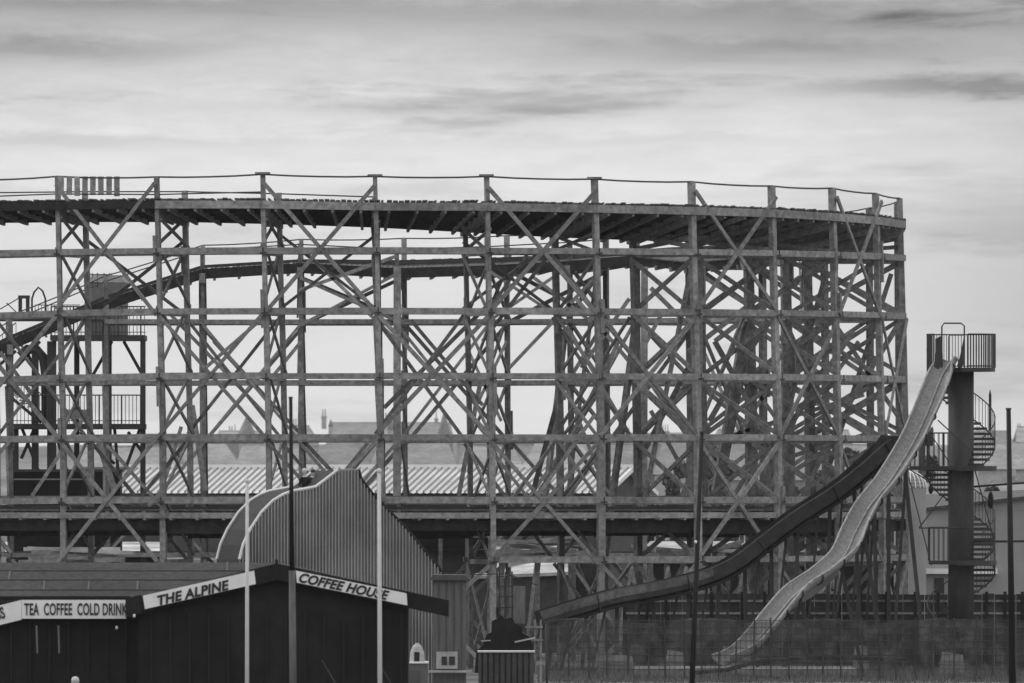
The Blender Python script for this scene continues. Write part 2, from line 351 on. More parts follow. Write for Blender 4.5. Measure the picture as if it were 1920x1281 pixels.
# bays
for i in range(NB-1):
    a, b_ = outer[i], outer[i+1]; na = (nrm(a)+nrm(b_)).normalized()
    for row in (0, 1):
        fa, da, ta = POST[(i, row)]; fb, db, tb = POST[(i+1, row)]
        off = na*(.16 if row == 0 else -.16)
        ydk = max(a[3], b_[3])+(bank(i) if row else 0)
        for k in range(6):
            ya, yb = lev(i, k), lev(i+1, k)
            if ya < ydk+35: continue
            if i >= 12 and k == 0: continue
            if k == 5 and a[0] < 750 and i < 12: continue
            ov = (4 if i < 12 else 3); ta_ = (E(fb(yb), yb, db)-E(fa(ya), ya, da)).normalized()*(ov*u)
            hh = (11.5 if row == 0 else 9)*rng.uniform(.93, 1.1)
            j = jit(.4)
            put('ledger_beam', MB().beam(E(fa(ya), ya+j, da)+off*1.15-ta_*.9, E(fb(yb), yb+j+jit(.4), db)+off*1.15+ta_*.9, hh*u, 4.5*u, na), TIM if row == 0 and i < 12 or rng.random() < .3 else TIM3)
        # big crossed braces, two storeys high, in alternate bays
        even = (i % 2 == 0)
        panels = [(None, 583), (820, 1050)] if even else [(583, 820), (1050, 1250)]
        if row == 1 and 8 <= i <= 16: panels = panels[:1] if i % 3 == 0 else []
        if row == 0 and 12 <= i <= 16: panels = panels[1:]
        for (y0, y1) in panels:
            if y0 is None:
                ya0 = max(a[4] if row == 0 else a[3]+50, 0)+16; yb0 = (b_[4] if row == 0 else b_[3]+50)+16
                if i >= 13: ya0 = a[3]+30; yb0 = b_[3]+30
            else: ya0 = yb0 = y0+6
            if ydk > y1-60: continue
            if y0 and ydk > y0-10: continue
            y1a = lev(i, 1) if y1 == 583 else y1
            bw_ = rng.uniform(6.5, 8.2)*u*(1 if row == 0 else .85)
            sgn = 1 if row == 0 else -1
            put('diagonal_brace', MB().beam(E(fa(ya0), ya0+jit(6), da)+off*1.35, E(fb(y1), y1+jit(8), db)+off*1.35, bw_, 4*u, na), TIM2 if row == 0 and i < 12 or rng.random() < .4 else TIM3)
            put('diagonal_brace', MB().beam(E(fb(yb0), yb0+jit(6), db)+off*1.75, E(fa(y1a), y1a+jit(8), da)+off*1.75, bw_, 4*u, na), TIM2 if row == 0 and i < 12 or rng.random() < .4 else TIM3)
    # --- upper track bed
    (xa, d_a, _, ya, ra), (xb, d_b, _, yb, rb) = a, b_
    oa, ob = E(xa, ya, d_a), E(xb, yb, d_b); ia = E(inn(a)[0], ya+bank(i), inn(a)[1]); ib = E(inn(b_)[0], yb+bank(i+1), inn(b_)[1])
    oa2, ob2 = oa+(oa-ia)*.05, ob+(ob-ib)*.05; ia2, ib2 = ia+(ia-oa)*.04, ib+(ib-ob)*.04
    bed = MB(); L_ = (ob-oa).length; nn = max(3, int(L_/.235))
    for k in range(nn):
        t0, t1 = (k+.06)/nn, (k+.88)/nn
        if rng.random() < .14: t1 -= .45/nn
        p = [oa2.lerp(ob2, t0), oa2.lerp(ob2, t1), ia2.lerp(ib2, t1), ia2.lerp(ib2, t0)]
        e = rng.uniform(-.06, .10); dirv = (oa-ia).normalized(); lift = Vector((0, 0, rng.uniform(0, .045)))
        p[0] += dirv*e+lift; p[1] += dirv*e+lift
        bed.prism([q+Vector((0, 0, 0)) for q in p], (0, 0, -.06))
    bo = child(bed, 'track_bed', PLANK, RC)
    # edge beam, stringers, rails, joists
    q = MB(); eb = -na*(-.06)
    q.beam(oa2+Vector((0, 0, -.24)), ob2+Vector((0, 0, -.24)), 15*u, 6*u, na); child(q, 'edge_beam', DECKM if i < 3 or i > 20 else TIM, bo)
    q = MB()
    for f, hgt in ((.28, 15), (.5, 13), (.72, 15), (1.0, 16)):
        q.beam(oa.lerp(ia, f)+Vector((0, 0, -.26)), ob.lerp(ib, f)+Vector((0, 0, -.26)), hgt*u, 6*u, na)
    child(q, 'stringer', DECKM, bo)
    q = MB()
    for k in range(4):
        t = (k+.5)/4; pa = oa2.lerp(ob2, t)+Vector((0, 0, -.42)); pb = ia2.lerp(ib2, t)+Vector((0, 0, -.44)); q.beam(pa, pb, 9*u, 5*u, (ob-oa).normalized())
    child(q, 'joist', TIM2, bo)
    q = MB()
    for f in (.32, .68):
        q.beam(oa.lerp(ia, f)+Vector((0, 0, .08)), ob.lerp(ib, f)+Vector((0, 0, .08)), 5*u, 5*u, na)
    child(q, 'rail', STEEL, bo)
    # dark side boards under far half of the track
    if i >= 17:
        q = MB(); q.beam(ia2+Vector((0, 0, -.2)), ib2+Vector((0, 0, -.2)), 20*u, 3*u, na); child(q, 'side_board', DECKM, bo)
    # hand wires
    fa0, d0a, t0a = POST[(i, 0)]; fb0, d0b, t0b = POST[(i+1, 0)]
    pa, pb = E(xa, ra, d_a), E(xb, rb, d_b); mid = pa.lerp(pb, .5)+Vector((0, 0, -.05))
    put('hand_cable', MB().tube([pa, pa.lerp(mid, .5)+Vector((0, 0, -.015)), mid, mid.lerp(pb, .5)+Vector((0, 0, -.015)), pb], .038 if i < 12 else .03, 5), WIRE)
    f1, d1a, t1a = POST[(i, 1)]; f2, d1b, t1b = POST[(i+1, 1)]
    if i < 5 or i > 11: put('hand_cable', MB().tube([E(f1(t1a), t1a+2, d1a), E(f2(t1b), t1b+2, d1b)], .03, 5), WIRE)
    if i < 4: put('hand_cable', MB().tube([E(xa, ra+33, d_a), E(xb, rb+33, d_b)], .03, 5), WIRE)
    # --- lower deck ring
    if max(ya, yb) < 800:
        oa, ob = E(fa0(955), 956, d_a), E(fb0(955), 956, d_b); ia = E(inn(a)[0]+10, 956, inn(a)[1]); ib = E(inn(b_)[0]+10, 956, inn(b_)[1])
        q = MB(); nn = max(3, int((ob-oa).length/.5))
        for k in range(nn):
            t0, t1 = (k+.03)/nn, (k+.97)/nn
            q.prism([oa.lerp(ob, t0), oa.lerp(ob, t1), ia.lerp(ib, t1), ia.lerp(ib, t0)], (0, 0, -.06))
        bo = child(q, 'lower_deck', PLANK, RC)
        q = MB(); q.beam(oa+na*.12+Vector((0, 0, -.24)), ob+na*.12+Vector((0, 0, -.24)), 11*u, 5*u, na); child(q, 'edge_beam', TIM, bo)
        q = MB()
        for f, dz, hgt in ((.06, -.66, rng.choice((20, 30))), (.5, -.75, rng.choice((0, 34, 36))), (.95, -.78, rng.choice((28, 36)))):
            if hgt: child(MB().beam(oa.lerp(ia, f)+Vector((0, 0, dz)), ob.lerp(ib, f)+Vector((0, 0, dz)), hgt*u*rng.uniform(.9, 1.1), 5*u, na), 'shade_girder', DECKM, bo)  # near-black girders stand in for the shaded band under the lower deck
        q = MB()
        for k in range(4):
            t = (k+.5)/4; q.beam(oa.lerp(ob, t)+na*.3+Vector((0, 0, -.38)), ia.lerp(ib, t)+Vector((0, 0, -.38)), 5*u, 5*u, (ob-oa).normalized())
        child(q, 'joist', TIM2, bo)
        for f in (.3, .7):
            q = MB(); q.beam(oa.lerp(ia, f)+Vector((0, 0, .07)), ob.lerp(ib, f)+Vector((0, 0, .07)), 5*u, 5*u, na); child(q, 'rail', STEEL, bo)
# loose secondary posts between bays of the trestle (seen as pairs)
for (px, y0, y1, dd) in ((743, 500, 930, 1800), (1210, 500, 1240, 1000), (1312, 480, 1240, 330), (1318, 495, 1240, 600)):
    s = 1+dd/27000
    put('post', MB().beam(P(px+jit(2), y0, dd), P(px+jit(4), y1, dd), rng.uniform(11, 17)*u, 10*u), TIM)
# braces seen in the photograph that follow no bay
for (x0, y0, x1, y1, dd, wd) in ((912, 575, 720, 765, 240, 9), (1035, 470, 905, 640, 260, 8), (990, 475, 925, 570, 250, 7), (1115, 778, 1005, 935, 70, 8), (1090, 800, 960, 1000, 260, 8),
        (770, 600, 905, 760, 300, 8), (560, 460, 745, 640, 1800, 8), (560, 545, 745, 480, 1800, 8), (385, 690, 500, 590, 1800, 8), (400, 640, 500, 750, 1850, 7), (320, 590, 500, 780, 1850, 8),
        (690, 830, 650, 880, 120, 8), (565, 640, 500, 720, 1850, 8), (1135, 500, 955, 690, 1750, 8), (1000, 520, 1130, 620, 1750, 8), (1060, 700, 1000, 920, 500, 11), (1290, 690, 1200, 860, 500, 11),
        (1220, 540, 1320, 640, 700, 10), (1420, 560, 1290, 660, 800, 11), (1500, 520, 1340, 640, 900, 11), (1320, 520, 1430, 590, 900, 9), (1340, 640, 1440, 820, 500, 12), (1440, 600, 1330, 790, 500, 12),
        (1330, 800, 1280, 930, 900, 12), (1220, 770, 1310, 935, 600, 9), (1480, 620, 1560, 800, 600, 10), (1600, 620, 1480, 800, 600, 12), (1560, 600, 1690, 790, 900, 10), (1690, 600, 1590, 760, 900, 12),
        (1360, 820, 1620, 740, 1300, 9), (1400, 880, 1640, 810, 1300, 10), (1300, 850, 1420, 800, 1300, 10), (1200, 690, 1290, 820, 1100, 9), (1160, 640, 1080, 800, 700, 9), (1130, 830, 1060, 930, 1300, 8),
        (870, 640, 940, 790, 1800, 7), (950, 640, 880, 790, 1800, 7), (860, 930, 900, 720, 800, 10), (1060, 720, 1120, 880, 1200, 8), (360, 760, 385, 920, 1200, 12), (340, 800, 300, 930, 900, 8),
        (185, 830, 215, 920, 1000, 14), (60, 930, 160, 780, 1500, 8), (0, 660, 60, 740, 200, 8), (1500, 760, 1440, 930, 900, 9), (1560, 820, 1500, 940, 700, 9), (1610, 640, 1540, 740, 1100, 9),
        (1080, 560, 1190, 690, 1300, 9), (1180, 560, 1090, 690, 1300, 9), (1240, 590, 1180, 700, 1300, 9), (1395, 700, 1480, 820, 1300, 9), (1460, 700, 1380, 820, 1300, 9)):
    put('diagonal_brace', MB().beam(P(x0, y0, dd), P(x1, y1, dd), wd*u*.9, 4*u), TIM3 if dd > 400 and rng.random() < .7 else TIM2)
# palings nailed to the rail at upper left
for k in range(8):
    px = 115+k*14.9; put('paling', MB().beam(P(px+jit(.6), 331, 118), P(px+jit(.6), 367+jit(1.5), 118), 10.5*u, 1.5*u), TIM)
for kind, lst in parts.items():
    lst.sort(key=lambda t: -t[0])
    for sc, mb, m in lst[:100]: child(mb, kind, m, RC)
    if len(lst) > 100:
        big = MB()
        for sc, mb, m in lst[100:]: big.add(mb.v, mb.f)
        o = child(big, kind, TIM2, RC); o['kind'] = 'stuff'

# ------------------------------------------------------------------ things under and behind the coaster
def low_building(name, label, x0, x1, ytop, dd, depth, roofm, wallm, yfront=None, slope=0, tilt=0):
    """shallow roof sloping towards us over a plain wall with doors"""
    a = P(x0, ytop, dd+depth); b = P(x1, ytop+tilt, dd+depth); c = P(x1, yfront+tilt, dd); e = P(x0, yfront, dd)
    rt = root(name, (Vector(((e.x+c.x)/2, e.y, 0))), label, 'building')
    child(MB().prism([e, c, b, a], (0, 0, -.15)), 'roof', roofm, rt)
    wl = MB(); wl.prism([(e.x+.2, e.y+.25, 0), (c.x-.2, e.y+.25, 0), (c.x-.2, c.y+.25, c.z-.17), (e.x+.2, e.y+.25, e.z-.17)], (0, .2, 0))
    wl.prism([(e.x+.2, a.y-.4, 0), (c.x-.2, a.y-.4, 0), (c.x-.2, a.y-.4, b.z-.17), (e.x+.2, a.y-.4, a.z-.17)], (0, .2, 0))
    wl.prism([(e.x+.2, e.y+.45, 0), (e.x+.2, a.y-.4, 0), (e.x+.2, a.y-.4, a.z-.17), (e.x+.2, e.y+.45, e.z-.17)], (.2, 0, 0))
    wl.prism([(c.x-.4, e.y+.45, 0), (c.x-.4, a.y-.4, 0), (c.x-.4, a.y-.4, b.z-.17), (c.x-.4, e.y+.45, c.z-.17)], (.2, 0, 0))
    child(wl, 'wall', wallm, rt)
    k = e.x+1.2
    while k < c.x-1.2:
        q = MB(); q.box(k, k+1.0, e.y+.2, e.y+.24, 0.05, min(2.1, e.z-.6)); child(q, 'door', BLACK, rt); k += 3.1
    return rt
low_building('workshop', 'low shed with pale flat roof under the left end of the coaster', 10, 300, 1016, 3300, 500, PALEROOF, BLACK, 1037)
low_building('workshop', 'low shed with bright roof between coaster posts left of the curved slide wall', 305, 440, 1000, 3700, 700, PALEROOF, DARKROOF, 1050)
low_building('workshop', 'pale roofed shed seen under the coaster right of the curved slide wall', 880, 1075, 1022, 2600, 900, PALEROOF, DARKROOF, 1080, tilt=-8)
low_building('workshop', 'long low grey roofed shed beneath the turn of the coaster', 1195, 1440, 1015, 2700, 500, PALEROOF, BLACK, 1046)
low_building('workshop', 'dark roofed shed behind the black chute supports', 1400, 1690, 1020, 2800, 400, DARKROOF, BLACK, 1056)

# stacked timber lying under the coaster
pile_i = 0
for (x0, y0, x1, y1, dd, n, lab) in ((930, 1050, 1085, 1010, 1300, 9, 'heap of pale planks under the coaster beside the curved slide wall'),
                                (1210, 1050, 1290, 1030, 1300, 7, 'heap of grey planks under the coaster left of the leaning pole'),
                                (1330, 1040, 1400, 1022, 1200, 6, 'heap of grey planks under the coaster right of the leaning pole'),
                                (1560, 1060, 1650, 1030, 1200, 6, 'heap of boards behind the long pale slide'),
                                (60, 1055, 240, 1030, 1300, 7, 'heap of boards under the left end of the coaster')):
    c0 = P((x0+x1)/2, 1255, dd); rt = root('timber_stack', (c0.x, c0.y, 0), lab, 'timber', 'timber heaps under the coaster')
    legs = MB()
    for xx in (x0+10, (x0+x1)/2, x1-10):
        legs.beam(P(xx, (y0+y1)/2, dd+20), Vector((P(xx, 0, dd+20).x, P(xx, 0, dd+20).y, 0)), 10*u, 10*u)
    child(legs, 'trestle', TIM2, rt)
    for k in range(n):
        t = k/n; yy = y0+(y1-y0)*t; a_ = rng.uniform(-14, 10)
        q = MB().beam(P(x0+jit(25), yy+a_, dd+rng.uniform(-40, 40)), P(x1+jit(25), yy-a_*.6-6, dd+rng.uniform(-40, 40)), rng.uniform(5, 9)*u, 12*u)
        child(q, 'plank', rng.choice((PALEROOF, TIM, TIM)), rt)

# long shed with white corrugated roof
def shed():
    b = R(24); Dm = 3500
    A = P(1185, 880, Dm); s = 1+Dm/27000
    rd = Vector((-math.cos(b), math.sin(b), 0)); fd = Vector((-math.sin(b), -math.cos(b), 0))
    Lr = 957/45*s/math.cos(b); run = 3.0; drop = 1.15
    rt = root('long_shed', (A+rd*Lr/2).xy.to_3d(), 'long shed with white ribbed roof and pale ridge, seen through the coaster', 'shed')
    nr = 74; roof = MB(); prev = None; vs_ = []; fs_ = []
    for k in range(nr*2+1):
        t = k/(nr*2); h = .07 if k % 2 else 0
        top = A+rd*Lr*t+Vector((0, 0, h)); bot = top+fd*run+Vector((0, 0, -drop)); vs_ += [top, bot]
    fs_ = [(2*k, 2*k+1, 2*k+3, 2*k+2) for k in range(nr*2)]
    roof.add(vs_, fs_); 
    bk = fd*(-run)
    roof.prism([A+Vector((0, 0, -.05)), A+rd*Lr+Vector((0, 0, -.05)), A+rd*Lr+bk+Vector((0, 0, -drop)), A+bk+Vector((0, 0, -drop))], (0, 0, -.05))
    ro = child(roof, 'roof', RIBW, rt)
    ribs = MB()
    for k in range(nr):
        p = A+rd*Lr*(k+.5)/nr+Vector((0, 0, .09)); ribs.beam(p, p+fd*run+Vector((0, 0, -drop)), .07, .10, Vector((0, 0, 1)))
    child(ribs, 'roof_ribs', mat('rib_grey', .30, .6, .1), ro)
    child(MB().beam(A+Vector((0, 0, .12))-rd*.1, A+rd*Lr+Vector((0, 0, .12)), .22, .16), 'ridge_cap', WHITE, ro)
    w_ = MB(); e0 = A+fd*(run-.3)+Vector((0, 0, -drop)); e1 = e0+rd*Lr
    w_.prism([Vector((e0.x, e0.y, 0)), Vector((e1.x, e1.y, 0)), e1, e0], -fd*.2)
    g0 = A+rd*.3; f0 = g0+fd*(run-.3); k0 = g0-fd*(run-.3)
    w_.prism([Vector((f0.x, f0.y, 0)), Vector((k0.x, k0.y, 0)), Vector((k0.x, k0.y, A.z-drop)), g0+Vector((0, 0, -.12)), Vector((f0.x, f0.y, A.z-drop))], rd*.2)
    child(w_, 'wall', DARKROOF, rt)
    child(MB().beam(A+Vector((0, 0, -.02)), A+fd*run+Vector((0, 0, -drop-.02)), .2, .12, -rd), 'barge_board', WHITE, rt)
    child(MB().beam(A+Vector((0, 0, -.02)), A-fd*run+Vector((0, 0, -drop-.02)), .2, .12, -rd), 'barge_board', WHITE, rt)
shed()

# ------------------------------------------------------------------ houses beyond
def house(name, label, x0, x1, yr, ye, dd, depth=260, chim=(), hip=0, wins=3, roofm=SLATE, gable=None, group='roofs of the town behind the coaster'):
    s = 1+dd/27000; a = P(x0, ye, dd); b = P(x1, ye, dd); zr = P(0, yr, dd).z; dm = depth/45*s; y0 = a.y
    rt = root(name, ((a.x+b.x)/2, y0, 0), label, 'house', group)
    wl = MB(); wl.box(a.x+.2, b.x-.2, y0+.3, y0+dm-.3, 0, a.z-.02)
    if not hip:
        wl.prism([(a.x+.2, y0+.3, a.z-.02), (a.x+.2, y0+dm-.3, a.z-.02), (a.x+.2, y0+dm/2, zr-.25)], (.2, 0, 0)); wl.prism([(b.x-.4, y0+.3, a.z-.02), (b.x-.4, y0+dm-.3, a.z-.02), (b.x-.4, y0+dm/2, zr-.25)], (.2, 0, 0))
    child(wl, 'wall', BRICK, rt)
    h = hip/45*s; ym = y0+dm/2
    v = [(a.x, y0, a.z), (b.x, y0, a.z), (b.x, y0+dm, a.z), (a.x, y0+dm, a.z), (a.x+h, ym, zr), (b.x-h, ym, zr)]
    rf = MB().add(v, [(0, 1, 5, 4), (2, 3, 4, 5), (1, 2, 5), (3, 0, 4)]) if hip else MB().add(v, [(0, 1, 5, 4), (2, 3, 4, 5)])
    ro = child(rf, 'roof', roofm, rt)
    child(MB().beam((a.x+h-.05, ym, zr+.03), (b.x-h+.05, ym, zr+.03), .18, .25), 'ridge_tiles', BRICK, ro)
    for (cx, cw, ct) in chim:
        p = P(cx, ct, dd); q = MB(); cwm = cw/45*s; q.box(p.x-cwm/2, p.x+cwm/2, ym-.5, ym+.5, zr-1.2, p.z-.35*s)
        q.box(p.x-cwm/2-.08, p.x+cwm/2+.08, ym-.58, ym+.58, p.z-.35*s, p.z-.25*s)
        ch = child(q, 'chimney', BRICK, ro)
        q = MB(); npot = max(1, int(cw/4))
        for k in range(npot): q.cone((p.x-cwm/2+cwm*(k+.5)/npot, ym, p.z-.25*s), .13, .10, .28*s, 8)
        child(q, 'chimney_pot', BRICK, ch)
    for k in range(wins):
        xx = a.x+(b.x-a.x)*(k+.5)/wins
        for zz in (1.2, 4.2):
            if a.z-zz < 1.8: continue
            q = MB(); q.box(xx-.55, xx+.55, y0+.22, y0+.29, zz, zz+1.4); wi = child(q, 'window', WHITE, rt)
            q = MB(); q.box(xx-.47, xx-.04, y0+.18, y0+.215, zz+.08, zz+1.32); q.box(xx+.04, xx+.47, y0+.18, y0+.215, zz+.08, zz+1.32); child(q, 'pane', GLASS, wi)
    return rt
def turret(rt, cx, ya, yb, hw, dd):
    s = 1+dd/27000; p = P(cx, yb, dd); t = P(cx, ya, dd); r = hw/45*s
    child(MB().cone((p.x, p.y, 0), r*.85, r*.85, p.z, 12), 'turret', BRICK, rt)
    child(MB().cone((p.x, p.y, p.z), r, .04, t.z-p.z, 12), 'spire', SLATE, rt)
FAR, MID = 96000, 36000
h1 = house('town_hall', 'long gabled hall with corner chimney and pointed turret roofs on the skyline', 612, 850, 792, 824, FAR, 380, [(605, 9, 768), (722, 7, 775), (817, 6, 772)], 6, 7)
turret(h1, 733, 772, 806, 8, FAR-100); turret(h1, 833, 768, 815, 13, FAR-120); turret(h1, 620, 786, 800, 5, FAR-60)
h2 = house('terraced_house', 'skyline house with tall pointed turret behind the left coaster bays', 400, 492, 808, 826, FAR, 260, [(430, 9, 800), (438, 5, 797)], 8, 3)
turret(h2, 463, 778, 816, 18, FAR-150)
h3 = house('terraced_house', 'small skyline house with twin chimneys right of the dark timber pole', 538, 592, 798, 822, FAR, 220, [(551, 9, 786), (562, 6, 789)], 14, 2)
house('terraced_house', 'low skyline roof at far left behind the ride platform', 270, 395, 814, 830, FAR, 240, [(300, 8, 806), (352, 8, 807)], 0, 4)
house('terraced_house', 'skyline terrace roof left of the twisted middle posts', 855, 1010, 818, 832, FAR, 240, [(880, 8, 812), (960, 8, 812)], 0, 5)
house('terraced_house', 'skyline terrace with a cluster of thin chimney pots right of centre', 1150, 1290, 812, 832, FAR, 260, [(1178, 8, 803), (1249, 14, 797)], 6, 4)
house('terraced_house', 'skyline house with thin chimney pots behind the coaster turn', 1335, 1420, 806, 832, FAR, 260, [(1356, 13, 793)], 12, 3)
house('terraced_house', 'roof with two chimneys seen through the right end bays of the coaster', 1480, 1600, 806, 830, FAR, 260, [(1510, 10, 797), (1570, 10, 797)], 6, 4)
mids = [(150, 330, 838, 876, 'wide hazy roof behind the ride platform', 0, ((200, 9, 828),)), (318, 452, 830, 880, 'hipped hazy roof above the white shed, left part', 34, ((380, 9, 822),)),
        (440, 575, 834, 880, 'hazy roof crossed by the dark timber pole', 10, ()), (566, 705, 827, 880, 'hipped roof directly above the curved slide wall', 46, ((590, 9, 820),)),
        (690, 860, 830, 878, 'broad hazy roof between the middle coaster posts', 20, ((840, 9, 824),)), (850, 985, 836, 880, 'hazy roof behind the twisted middle posts', 25, ()),
        (975, 1120, 828, 880, 'hazy roof right of the twisted middle posts', 30, ((1050, 9, 822),)), (1105, 1235, 833, 885, 'hazy roof above the shed gable end', 30, ()),
        (1225, 1330, 826, 890, 'tall roof beside the leaning pole top', 20, ((1300, 9, 818),)), (1330, 1480, 830, 900, 'wide roof behind the coaster turn', 20, ((1400, 9, 822),)),
        (1470, 1700, 834, 900, 'broad roof behind the rightmost coaster posts', 20, ())]
for (x0, x1, yr, ye, lab, hp, ch) in mids:
    house('terraced_house', lab, x0, x1, yr, ye, MID+rng.randint(-600, 600), 420, ch, hp, 4)
hv = []; hn = 90
for k in range(hn+1):
    X_ = -560+1120*k/hn; zc = 7.9+(68+5*math.sin(k*.31)+3*math.sin(k*.83+1)+2*math.sin(k*2.1))/45*5.4
    hv += [(X_, 2750, -.2), (X_, 3150+30*math.sin(k*.6), zc*.8), (X_, 3250, zc), (X_, 3600, -.2)]
hf = [(4*k+j, 4*k+4+j, 4*k+5+j, 4*k+1+j) for k in range(hn) for j in range(3)]
struct(MB().add(hv, hf).build('hills', mat('hill_cover', .20, .95, .35, .05, (1, .3, 1), .1), None, True))
# right-hand side
house('terraced_house', 'hazy house roof on the right edge behind the dark pole', 1855, 1990, 905, 925, 9000, 380, [(1905, 10, 880)], 10, 3)
house('terraced_house', 'distant roof just right of the slide tower stair', 1826, 1900, 808, 830, FAR, 240, [(1838, 8, 800), (1850, 5, 802)], 4, 2)
house('terraced_house', 'distant roof with chimney at the far right edge', 1905, 1990, 800, 830, FAR, 240, [(1915, 8, 795)], 6, 2)
house('terraced_house', 'hazy wide roof behind the right dark pole', 1830, 1960, 830, 880, MID, 400, [], 30, 3)
def pale_building():
    dd = 2900; a = P(1690, 925, dd); b = P(2010, 925, dd); y0 = a.y
    rt = root('pale_hall', (a.x+3, y0, 0), 'pale rendered hall with a low sloping roof behind the slide tower', 'building')
    child(MB().box(a.x, b.x, y0, y0+6, 0, P(0, 958, dd).z), 'wall', PALEW, rt)
    child(MB().prism([(a.x-.2, y0-.25, P(0, 958, dd).z), (b.x, y0-.25, P(0, 920, dd).z), (b.x, y0+6, P(0, 915, dd).z), (a.x-.2, y0+6, P(0, 930, dd).z)], (0, 0, -.12)), 'roof', DARKROOF, rt)
    z0 = P(0, 958, dd).z
    child(MB().prism([(a.x, y0, z0+.01), (b.x, y0, z0+.01), (b.x, y0, P(0, 922, dd).z), ], (0, .3, 0)), 'gable_wall', PALEW, rt)
    child(MB().box(P(1700, 0, dd).x, P(1870, 0, dd).x, y0-.35, y0-.02, P(0, 1076, dd).z, P(0, 1066, dd).z), 'string_course', WHITE, rt)
    for px in (1712, 1752): child(MB().box(P(px, 0, dd).x, P(px+18, 0, dd).x, y0-.06, y0-.01, P(0, 1112, dd).z, P(0, 1084, dd).z), 'window', GLASS, rt)
pale_building()
def dome():
    dd = 2700; p = P(1708, 915, dd)
    rt = root('glazed_cupola', (p.x, p.y+1, 0), 'pale glazed dome with radiating ribs left of the slide tower', 'cupola')
    q = MB(); n = 20; m = 7; r = 31*u*1.1
    q2 = MB()
    for j in range(m):
        ph0, ph1 = math.pi/2*j/m, math.pi/2*(j+1)/m
        q.cone((p.x, p.y+1.5, p.z+r*math.sin(ph0)), r*math.cos(ph0), max(.02, r*math.cos(ph1)), r*(math.sin(ph1)-math.sin(ph0)), n)
    child(q, 'dome', PALEW, rt, True)
    for k in range(n):
        an = 2*math.pi*k/n; q2.tube([(p.x+math.cos(an)*r*1.01*math.cos(t*math.pi/14), p.y+1.5+math.sin(an)*r*1.01*math.cos(t*math.pi/14), p.z+r*1.01*math.sin(t*math.pi/14)) for t in range(8)], .03, 5)
    child(q2, 'dome_ribs', WHITE, rt)
    child(MB().cone((p.x, p.y+1.5, 0), r*.98, r*.98, p.z, 20), 'drum', PALEW, rt)
dome()

# ------------------------------------------------------------------ trees
def tree(x, ytop, w_, dd, lab, seed):
    r = random.Random(seed); s = 1+dd/27000; t = P(x, ytop, dd); H = t.z; W = w_/45*s/2; c0 = Vector((t.x, t.y, 0))
    rt = root('broadleaf_tree', c0, lab, 'tree', 'hazy trees behind the coaster')
    tk = MB(); tk.tube([c0, c0+Vector((.1, 0, H*.3)), c0+Vector((-.1, .1, H*.6)), c0+Vector((0, 0, H*.85))], [.32, .24, .15, .05], 7)
    cl = []
    for k in range(16):
        an = r.uniform(0, 6.28); rr = W*r.uniform(.2, .85); zz = H*r.uniform(.35, .92)
        rr *= math.sqrt(max(.1, 1-((zz/H-.6)/.45)**2)); p = c0+Vector((math.cos(an)*rr, math.sin(an)*rr, zz)); cl.append((p, W*r.uniform(.22, .4)))
        tk.tube([c0+Vector((0, 0, zz*.55)), c0.lerp(p, .5)+Vector((0, 0, zz*.45)), p], [.09, .06, .02], 5)
    child(tk, 'trunk', BARK, rt)
    f = MB()
    for p, cr in cl:
        for k in range(170):
            v = Vector((r.gauss(0, 1), r.gauss(0, 1), r.gauss(0, .8))).normalized()*cr*r.uniform(.3, 1.1); q = p+v
            a_ = Vector((r.gauss(0, 1), r.gauss(0, 1), r.gauss(0, 1))).normalized(); b_ = a_.cross(Vector((r.gauss(0, 1), r.gauss(0, 1), r.gauss(0, 1)))).normalized(); z_ = r.uniform(.10, .22)
            f.add([q-a_*z_, q-b_*z_*.6, q+a_*z_, q+b_*z_*.6], [(0, 1, 2, 3)])
    child(f, 'crown', LEAF, rt)
for k, (x, yt, w_, dd, lab) in enumerate(((1728, 748, 76, 12500, 'round hazy tree just left of the slide tower'), (1666, 778, 70, 13500, 'hazy tree behind the last coaster post'), (1590, 800, 70, 12500, 'low tree seen through the right end bays'),
        (1345, 815, 80, 9000, 'bushy tree behind the coaster turn by the leaning pole'), (1270, 850, 80, 6000, 'low tree right of the white shed gable'), (1545, 845, 90, 6000, 'bushy tree behind the black chute top'),
        (1450, 850, 90, 7000, 'wide tree behind the coaster turn'), (1640, 880, 80, 5000, 'dark tree beneath the black chute top'), (1862, 868, 60, 7000, 'tree right of the spiral stair'))):
    tree(x, yt, w_, dd, lab, 40+k)

